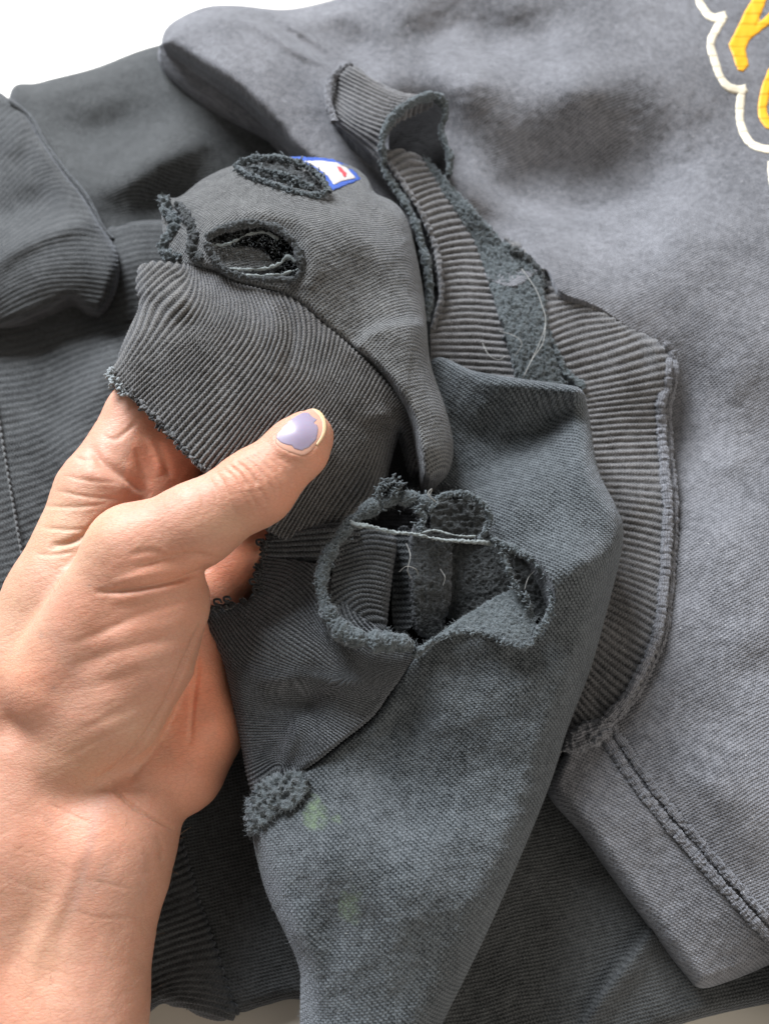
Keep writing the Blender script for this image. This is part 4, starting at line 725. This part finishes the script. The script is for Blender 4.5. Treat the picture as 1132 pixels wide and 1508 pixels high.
GRP = [
 # thumb and the ball of the thumb
 ([[(455, 641, 77, 35), (439, 660, 77.5, 42), (378, 718, 76, 53), (287, 774, 75, 58), (200, 815, 73, 68), (90, 1005, 60, 80)],
   [(200, 815, 71, 60), (224, 888, 64, 78), (207, 962, 61, 77), (166, 1038, 57, 79), (112, 1098, 53, 78)]], 5.0),
 # back of the hand and index finger
 ([[(-40, 1120, 46, 100), (40, 1000, 51, 85), (92, 880, 54, 76), (147, 730, 57, 61), (206, 612, 57, 46), (290, 520, 58, 42), (350, 500, 57, 38)]], 4.0),
 # palm, middle, ring and little finger
 ([[(262, 1128, 35, 72), (288, 1068, 34, 70), (276, 985, 36, 60), (300, 900, 38, 60)],
   [(180, 900, 42, 80), (190, 780, 46, 62), (255, 668, 51, 48), (340, 575, 55, 43), (400, 555, 55, 38)],
   [(220, 930, 40, 80), (250, 830, 43, 58), (325, 745, 49, 44), (405, 680, 53, 40), (445, 665, 53, 36)],
   [(260, 960, 36, 70), (300, 880, 39, 52), (352, 830, 43, 40), (418, 792, 43, 36), (450, 785, 43, 32)]], 3.5),
 # forearm
 ([[(205, 1150, 41, 76), (150, 1255, 44, 96), (103, 1508, 44, 102), (30, 1860, 44, 116)], [(60, 1130, 47, 100), (20, 1250, 46, 108), (-30, 1508, 44, 112), (-120, 1860, 44, 125)]], 8.0)]
def build_hand():
    vox = 0.95
    prim = []
    for chains, k in GRP:
        g = []
        for ch in chains:
            p = np.array(ch, float); c = U(p[:, 0], p[:, 1], p[:, 2]); r = p[:, 3] / FPX * PX(c)[2] * 1000; c = c * 1000
            for i in range(len(c) - 1): g.append((c[i], c[i + 1], r[i], r[i + 1]))
        prim.append((g, k))
    allc = np.array([q for g, k in prim for s in g for q in (s[0] - s[2], s[0] + s[2], s[1] - s[3], s[1] + s[3])])
    lo = allc.min(0) - 3; hi = allc.max(0) + 3; lo[2] = max(lo[2], 1.0)
    ax = [np.arange(lo[i], hi[i], vox, dtype=np.float32) for i in range(3)]; shp = tuple(len(a) for a in ax)
    S = None
    for g, k in prim:
        Gd = np.full(shp, 60.0, np.float32)
        for a, b, ra, rb in g:
            mn = np.minimum(a - ra, b - rb) - 9; mx = np.maximum(a + ra, b + rb) + 9
            sl = tuple(slice(max(0, int((mn[i] - lo[i]) / vox)), max(1, min(shp[i], int((mx[i] - lo[i]) / vox) + 1))) for i in range(3))
            X, Y, Z = np.meshgrid(ax[0][sl[0]], ax[1][sl[1]], ax[2][sl[2]], indexing='ij', sparse=True)
            ab = (b - a).astype(np.float32); L2 = float((ab ** 2).sum())
            t = np.clip(((X - a[0]) * ab[0] + (Y - a[1]) * ab[1] + (Z - a[2]) * ab[2]) / L2, 0, 1)
            d = np.sqrt((X - a[0] - t * ab[0]) ** 2 + (Y - a[1] - t * ab[1]) ** 2 + (Z - a[2] - t * ab[2]) ** 2) - (ra + t * (rb - ra))
            o = Gd[sl]; hh = np.clip(0.5 + 0.5 * (o - d) / k, 0, 1); Gd[sl] = o * (1 - hh) + d * hh - k * hh * (1 - hh)
        if S is None: S = Gd
        else:
            k2 = 3.2; hh = np.clip(0.5 + 0.5 * (S - Gd) / k2, 0, 1); S = S * (1 - hh) + Gd * hh - k2 * hh * (1 - hh)
    # surface nets
    neg = S < 0; c8 = np.zeros(tuple(s - 1 for s in shp), np.int8)
    for i in (0, 1):
        for j in (0, 1):
            for k in (0, 1): c8 += neg[i:shp[0] - 1 + i, j:shp[1] - 1 + j, k:shp[2] - 1 + k]
    act = (c8 > 0) & (c8 < 8); ai = np.argwhere(act); idx = np.full(act.shape, -1, np.int64); idx[act] = np.arange(len(ai))
    acc = np.zeros((len(ai), 3)); cnt = np.zeros(len(ai))
    cor = [(i, j, k) for i in (0, 1) for j in (0, 1) for k in (0, 1)]
    val = {c: S[ai[:, 0] + c[0], ai[:, 1] + c[1], ai[:, 2] + c[2]] for c in cor}
    for c in cor:
        for ax_ in range(3):
            if c[ax_] == 0:
                e = list(c); e[ax_] = 1; e = tuple(e); a, b = val[c], val[e]; m = (a < 0) != (b < 0)
                t = np.where(m, a / np.where(a - b == 0, 1, a - b), 0)
                p = np.tile(np.array(c, float), (len(ai), 1)); p[:, ax_] = t
                acc[m] += p[m]; cnt[m] += 1
    V = (ai + acc / np.maximum(cnt, 1)[:, None]) * vox + lo
    Fs = []
    for ax_ in range(3):
        o1, o2 = [(1, 2), (2, 0), (0, 1)][ax_]
        n0 = neg; sl1 = [slice(None)] * 3; sl2 = [slice(None)] * 3; sl1[ax_] = slice(0, shp[ax_] - 1); sl2[ax_] = slice(1, shp[ax_])
        cr = n0[tuple(sl1)] != n0[tuple(sl2)]; q = np.argwhere(cr)
        q = q[(q[:, o1] > 0) & (q[:, o2] > 0) & (q[:, o1] < shp[o1] - 1) & (q[:, o2] < shp[o2] - 1)]
        s0 = n0[q[:, 0], q[:, 1], q[:, 2]]
        def at(d1, d2):
            r = q.copy(); r[:, o1] += d1; r[:, o2] += d2; return idx[r[:, 0], r[:, 1], r[:, 2]]
        f = np.stack([at(-1, -1), at(0, -1), at(0, 0), at(-1, 0)], 1); f[~s0] = f[~s0][:, ::-1]; Fs.append(f)
    F = np.vstack(Fs); F = F[(F >= 0).all(1)]
    return V * 0.001, F
HV, HF = build_hand()
# smooth the net, refine it once
tmp = mesh_obj('tmp', HV, HF, M_SKIN)
md = tmp.modifiers.new('s', 'SMOOTH'); md.factor = 0.5; md.iterations = 4
md = tmp.modifiers.new('d', 'SUBSURF'); md.levels = 1; md.render_levels = 1
dg = bpy.context.evaluated_depsgraph_get(); ev = tmp.evaluated_get(dg); me2 = bpy.data.meshes.new_from_object(ev)
n = len(me2.vertices); HV = np.empty(n * 3); me2.vertices.foreach_get('co', HV); HV = HV.reshape(-1, 3)
HN = np.empty(n * 3); me2.vertices.foreach_get('normal', HN); HN = HN.reshape(-1, 3)
bpy.data.objects.remove(tmp)
hx, hy, hz = PX(HV); face = ((CAMP - HV) * HN).sum(1) > 0; hmm_ = HV[:, 2] * 1000
disp = np.zeros(n)
def crease(pts, amp, w, hmin=0.0, hmax=200.0, tapn=0.2):
    pl = resample(cat(np.array(pts, float), 8), 5.0) if len(pts) > 2 else resample(np.array(pts, float), 5.0)
    k = np.flatnonzero((hx > pl[:, 0].min() - 4 * w) & (hx < pl[:, 0].max() + 4 * w) & (hy > pl[:, 1].min() - 4 * w) & (hy < pl[:, 1].max() + 4 * w) & face & (hmm_ > hmin) & (hmm_ < hmax))
    if len(k) == 0: return
    d, qx, qy, t = segdist(hx[k], hy[k], pl, False)
    disp[k] += amp * np.exp(-(d / w) ** 2) * np.clip(np.minimum(t, 1 - t) / tapn, 0, 1) ** 0.7
# folds between thumb and palm
crease([(314, 822), (292, 818), (250, 822), (196, 836)], -0.8, 5.0); crease([(314, 832), (288, 844), (244, 859), (180, 870), (138, 872)], -1.15, 4.0); crease([(300, 834), (260, 838), (205, 848), (165, 860)], 0.8, 8)
crease([(300, 846), (260, 862), (210, 876), (160, 884)], 0.7, 9); crease([(306, 872), (262, 886), (210, 904), (150, 930), (100, 952)], -0.33, 6); crease([(300, 900), (250, 918), (190, 930), (120, 958)], 0.30, 11); crease([(292, 928), (230, 944), (160, 962), (100, 985)], -0.30, 7)
crease([(284, 950), (220, 966), (150, 990), (95, 1008)], 0.24, 10); crease([(276, 975), (210, 990), (140, 1010)], -0.21, 7); crease([(250, 1022), (180, 1050), (110, 1080)], -0.21, 5); crease([(232, 1050), (170, 1078), (90, 1118)], -0.18, 4); crease([(205, 1030), (140, 1062)], -0.15, 4); crease([(260, 1000), (200, 1016), (130, 1040)], 0.18, 9)
crease([(250, 820), (220, 812), (190, 818)], -0.4, 5)
# thumb knuckle wrinkles
for i, (a, b, c, am) in enumerate([((328, 690), (344, 702), (352, 722), -.35), ((336, 684), (354, 698), (364, 720), -.5), ((346, 678), (366, 694), (380, 716), -.55), ((356, 671), (378, 688), (394, 708), -.45), ((366, 666), (388, 682), (404, 700), -.35), ((318, 694), (330, 712), (336, 734), -.25), ((306, 700), (316, 720), (320, 742), -.2), ((378, 662), (398, 676), (416, 690), -.22), ((290, 708), (298, 732), (300, 752), -.15)]): crease([a, b, c], am, 2.6, 60); crease([(c[0], c[1]), (c[0] + 10, c[1] + 16), (c[0] + 14, c[1] + 30)], am * .5, 2.4, 60)
# nail fold
crease([(403, 640), (405, 655), (415, 664), (430, 670), (446, 675), (459, 670), (470, 657), (480, 645)], 0.35, 5.0, 60); crease([(402, 668), (412, 676), (430, 684)], -0.2, 3, 60)
# index side and web
crease([(132, 655), (150, 680), (182, 700), (222, 731)], -1.1, 7.0, 0, 74); crease([(120, 690), (150, 706), (190, 726)], 0.8, 12, 0, 74); crease([(150, 640), (172, 646), (205, 618)], -0.35, 4); crease([(200, 660), (210, 690), (222, 718)], -0.5, 5, 0, 74); crease([(232, 650), (244, 680), (252, 705)], -0.6, 6, 0, 74); crease([(215, 640), (228, 665), (238, 700)], 0.5, 7, 0, 74)
for (a, b) in (((60, 776), (140, 778)), ((75, 800), (120, 795)), ((62, 745), (160, 742)), ((80, 722), (180, 735)), ((95, 700), (175, 712)), ((48, 815), (110, 812)), ((110, 672), (140, 678))): crease([a, ((a[0] + b[0]) / 2, (a[1] + b[1]) / 2 + 3), b], -0.3, 3.0, 0, 75)
# thumb web line
crease([(222, 732), (172, 752), (141, 772), (117, 792), (70, 808)], -0.9, 5, 0, 76)
# palm side and wrist
crease([(300, 912), (276, 968), (240, 1046), (200, 1104), (165, 1136), (138, 1147)], -1.3, 4); crease([(292, 945), (291, 985), (284, 1040), (280, 1100)], -0.7, 4, 0, 60); crease([(318, 970), (322, 1030), (312, 1090)], 0.5, 14, 0, 60); crease([(262, 1040), (230, 1100), (190, 1150)], -0.5, 5, 0, 60)
crease([(160, 1154), (200, 1190), (258, 1224)], -0.8, 3.2); crease([(70, 1182), (110, 1202), (140, 1216)], -0.3, 2.2); crease([(125, 1295), (160, 1302), (200, 1310)], -0.15, 2.2); crease([(105, 1340), (150, 1352), (220, 1350)], -0.15, 2.4); crease([(216, 1256), (222, 1275), (214, 1290)], -0.12, 6); crease([(230, 1230), (240, 1250), (236, 1270)], -0.20, 4)
crease([(5, 1290), (50, 1310), (120, 1330)], -0.10, 2.0); crease([(20, 1410), (60, 1426), (120, 1440)], -0.10, 2.0); crease([(0, 1240), (60, 1262), (130, 1290)], -0.09, 2.0)
# tendons
crease([(28, 1508), (58, 1400), (92, 1320), (118, 1250)], 0.6, 12, 0, 90, .45); crease([(72, 1480), (88, 1400), (105, 1330), (130, 1250)], -0.35, 9, 0, 90, .45); crease([(-10, 1480), (30, 1390), (60, 1300)], -0.4, 14, 0, 90, .45)
# fine skin lines running across the hand
for ang, sx, sy, am, sd in ((-18, 34, 4.4, .05, 1), (62, 24, 5.0, .022, 2), (-38, 26, 3.6, .025, 3)):
    c, s = math.cos(math.radians(ang)), math.sin(math.radians(ang)); a = c * hx + s * hy; b = -s * hx + c * hy
    nz = noise2(a / sx, b / sy + 0.6 * noise2(a / 40, b / 20, sd + 5.0), sd); disp -= am * np.clip(1 - np.abs(nz) * 3.2, 0, 1)
disp += 0.16 * fbm2(hx / 45, hy / 45, 4.4)
NP = [(406, 653), (414, 661), (428, 667), (444, 671), (456, 666), (465, 657), (475, 644), (479.5, 633), (478, 616), (470, 605), (459, 601.5), (444, 607), (428, 616), (414, 631), (406, 642)]
dn, _, _, _ = segdist(hx, hy, np.array(NP, float)); inn = inside(hx, hy, np.array(NP, float)) & face & (hmm_ > 60)
dns = np.clip(dn / 5.0, 0, 1)
HV2 = HV + HN * (np.where(inn, disp * (1 - dns) - 0.75 * dns, disp) * 0.001)[:, None]
def blob(cx, cy, rx, ry, a, lim=(0, 200)):
    return a * np.clip(1.15 - np.sqrt(((hx - cx) / rx) ** 2 + ((hy - cy) / ry) ** 2), 0, 1) * ((hmm_ > lim[0]) & (hmm_ < lim[1]))
red = np.zeros(n)  # skin redness, with warm bounced light on the palm painted in
for bb in ((300, 1040, 120, 200, .95, (0, 58)), (345, 840, 90, 90, .9, (0, 60)), (240, 670, 90, 80, .7, (0, 66)), (430, 720, 80, 60, .35), (475, 670, 40, 60, .4), (250, 840, 110, 40, .35), (200, 900, 120, 60, .25), (40, 1000, 60, 60, .35), (110, 1230, 110, 60, .3), (30, 1470, 90, 80, .25), (170, 770, 60, 30, .3), (350, 700, 40, 40, .3), (182, 1150, 50, 40, .25)): red = np.maximum(red, blob(*bb))
red *= 0.75 + 0.5 * (fbm2(hx / 30, hy / 30, 9.0) * .5 + .5)
vein = np.zeros(n)
for pl, w, a in (([(150, 1165), (140, 1210), (130, 1260), (108, 1340), (95, 1380)], 9, .35), ([(120, 1330), (150, 1290), (165, 1230)], 10, .22), ([(60, 1190), (90, 1230), (120, 1260)], 7, .15), ([(200, 1250), (212, 1290), (205, 1340)], 8, .15), ([(60, 900), (110, 990), (130, 1060)], 10, .12)):
    d, _, _, t = segdist(hx, hy, resample(cat(np.array(pl, float), 8), 6.0), False); vein = np.maximum(vein, a * np.exp(-(d / w) ** 2) * np.clip(np.minimum(t, 1 - t) / .25, 0, 1))
for mx_, my_, mr_ in ((79, 1013, 3.2), (61, 936, 4.0), (16, 960, 2.5), (132, 862, 2.2)): vein = np.maximum(vein, 0.6 * np.exp(-(((hx - mx_) ** 2 + (hy - my_) ** 2) / mr_ ** 2)))
yel = np.maximum.reduce([blob(90, 780, 80, 90, .6), blob(20, 900, 60, 120, .4), blob(60, 1400, 60, 120, .3), blob(330, 770, 60, 30, .3), blob(120, 1120, 80, 60, .35), blob(200, 1080, 80, 60, .25)])
for at_, v in (('red', np.clip(red, 0, 1)), ('vein', vein), ('yellow', yel)):
    a = me2.attributes.new(at_, 'FLOAT', 'POINT'); a.data.foreach_set('value', v)
me2.vertices.foreach_set('co', HV2.ravel()); me2.polygons.foreach_set('use_smooth', np.ones(len(me2.polygons), bool)); me2.update()
me2.materials.clear(); me2.materials.append(M_SKIN)
hand = bpy.data.objects.new('person_hand', me2); COL.objects.link(hand)
hand['label'] = 'bare left hand and forearm with chipped lavender thumbnail, gripping the torn cuffs'; hand['category'] = 'hand'
bvh = BVHTree.FromPolygons(HV2.tolist(), [tuple(p.vertices) for p in me2.polygons])
def hHand(px, py, bvh=bvh):
    px = np.asarray(px, float); py = np.asarray(py, float); out = np.zeros(px.shape)
    tgt = U(px, py, np.zeros(px.shape)); org = Vector(CAMP)
    for i, t_ in enumerate(tgt):
        d = (Vector(t_) - org).normalized(); hit = bvh.ray_cast(org, d)
        out[i] = hit[0].z * 1000 if hit[0] is not None else np.nan
    if np.isnan(out).any(): out[np.isnan(out)] = np.nanmin(out) if not np.isnan(out).all() else 70
    return out
# nail: a smooth curved plate fitted to the thumb
g = np.array([(x, y) for x in range(408, 484, 9) for y in range(604, 672, 9)], float); g = g[inside(g[:, 0], g[:, 1], np.array(NP))]
bv0 = BVHTree.FromPolygons(HV.tolist(), [tuple(p.vertices) for p in me2.polygons])
nh = TPS(g, hHand(g[:, 0], g[:, 1], bv0), 0.01)
def nail_mat(name, c1, c2, rough, coat):
    m, nt, b = new_mat(name); tc = nt.nodes.new('ShaderNodeTexCoord')
    nt.links.new(mixc(nt, noise_tex(nt, tc.outputs['Object'], 300.0, 3.0), c1, c2), b.inputs['Base Color']); b.inputs['Roughness'].default_value = rough
    b.inputs['Coat Weight'].default_value = coat; b.inputs['Coat Roughness'].default_value = 0.08; b.inputs['Subsurface Weight'].default_value = 0.15; b.inputs['Subsurface Scale'].default_value = 0.001
    return m
M_NAIL = nail_mat('bare_nail', (0.50, 0.27, 0.20), (0.56, 0.33, 0.25), 0.35, 0.3); M_POL = nail_mat('lavender_polish', (0.25, 0.21, 0.30), (0.29, 0.25, 0.34), 0.3, 0.45); M_EDGE = nail_mat('nail_edge', (0.55, 0.40, 0.24), (0.62, 0.47, 0.29), 0.5, 0.0)
nail = patch('thumbnail', M_NAIL, hand, NP, hfun=nh, lift=0.10, res=1.2, fold=(0.35, 5), skirt=1.2)[0]
patch('free_edge', M_EDGE, nail, [(459, 601.5), (470, 604.5), (478.5, 615), (480.5, 632), (476, 645), (467, 657), (465, 654), (471, 644), (474.5, 632), (473, 618), (466, 608.5)], hfun=nh, lift=0.16, res=1.0, fold=(0.25, 2), skirt=0.8)
patch('nail_polish', M_POL, nail, [(407, 646), (413, 652), (423, 655), (430, 656), (434, 661), (444, 663.5), (456, 658), (466, 647), (468.5, 632), (467, 625), (462, 623), (467, 618), (459, 613), (453, 607), (444, 608.5), (429, 617), (414, 632.5), (407.5, 640)], hfun=nh, lift=0.20, res=1.0, fold=(0.1, 2), fray=0.5, smooth_out=False, skirt=0.3)
# ================================================================== loose fibres
byp = {}
for pn, lst in FUZZ.items():
    for (P_, N_, ln, m_) in lst: byp.setdefault((pn, 'd' if m_ in (M_BLACK, M_BRIB, M_CUFF2, M_TERRYD) else 'l', ln), []).append((P_, N_))
for i, ((pn, dk, ln), lst) in enumerate(byp.items()):
    fibers('lint', M_FIBD if dk == 'd' else M_FIB, bpy.data.objects[pn], np.vstack([a for a, b in lst]), np.vstack([b for a, b in lst]), ln, 0.042 if ln < 1 else 0.05, 0.9, 100 + i, 2, 0.8)
for (o_, V_r, N_r), par in RIMS: RIMV.append(V_r); RIMN.append(N_r)
def rim_fuzz(Vs, Ns, par, dens, sd):
    RV = np.vstack(Vs); RN = np.vstack(Ns); n_ = int(len(RV) * dens); k = RNG.integers(0, len(RV), n_)
    fibers('frayed_fibres', M_FIB, par, RV[k], RN[k], 1.25, 0.042, 2.6, sd, 4, 1.0)
nL = 8; nF = len(RIMS)
rim_fuzz(RIMV[:nL], RIMN[:nL], slv, 0.34, 300); rim_fuzz(RIMV[nL:-nF], RIMN[nL:-nF], slu, 0.30, 301); rim_fuzz(RIMV[-nF:], RIMN[-nF:], faded, 0.30, 302)

# fine hairs on wrist and hand edge
M_HAIR = plain('arm_hair', (0.30, 0.17, 0.09), 0.5, 0.4, 0.0)
kk = np.flatnonzero(face & (((hy > 1180) & (hx > -40)) | ((hx < 110) & (hy > 760) & (hy < 1100)))); kk = RNG.choice(kk, 170, replace=False)
tn = HN[kk] * 0.35 + np.array([0.35, 0.75, 0.0]) + 0.25 * RNG.normal(size=(len(kk), 3))
fibers('hair', M_HAIR, hand, HV2[kk], tn, 3.6, 0.045, 0.5, 700, 5, 0.15)
# stray white lint caught on the fleece
for par, (x0, x1, y0, y1) in ((faded, (700, 1130, 150, 1150)), (slv, (440, 800, 1000, 1480)), (slu, (300, 600, 280, 460))):
    src = {'faded_sweatshirt': front, 'sleeve': bpy.data.objects['sleeve_fabric'], 'sleeve.001': o_u}[par.name]
    nv = len(src.data.vertices); co = np.empty(nv * 3); src.data.vertices.foreach_get('co', co); co = co.reshape(-1, 3); no = np.empty(nv * 3); src.data.vertices.foreach_get('normal', no); no = no.reshape(-1, 3)
    ax_, ay_, _ = PX(co); kk = np.flatnonzero((ax_ > x0) & (ax_ < x1) & (ay_ > y0) & (ay_ < y1) & (no[:, 2] > 0.3)); kk = RNG.choice(kk, min(len(kk), 70), replace=False)
    fibers('lint', M_FIBW, par, co[kk] + no[kk] * 0.0004, no[kk] * 0.4, 1.6, 0.07, 1.4, 710, 4, 0.8)
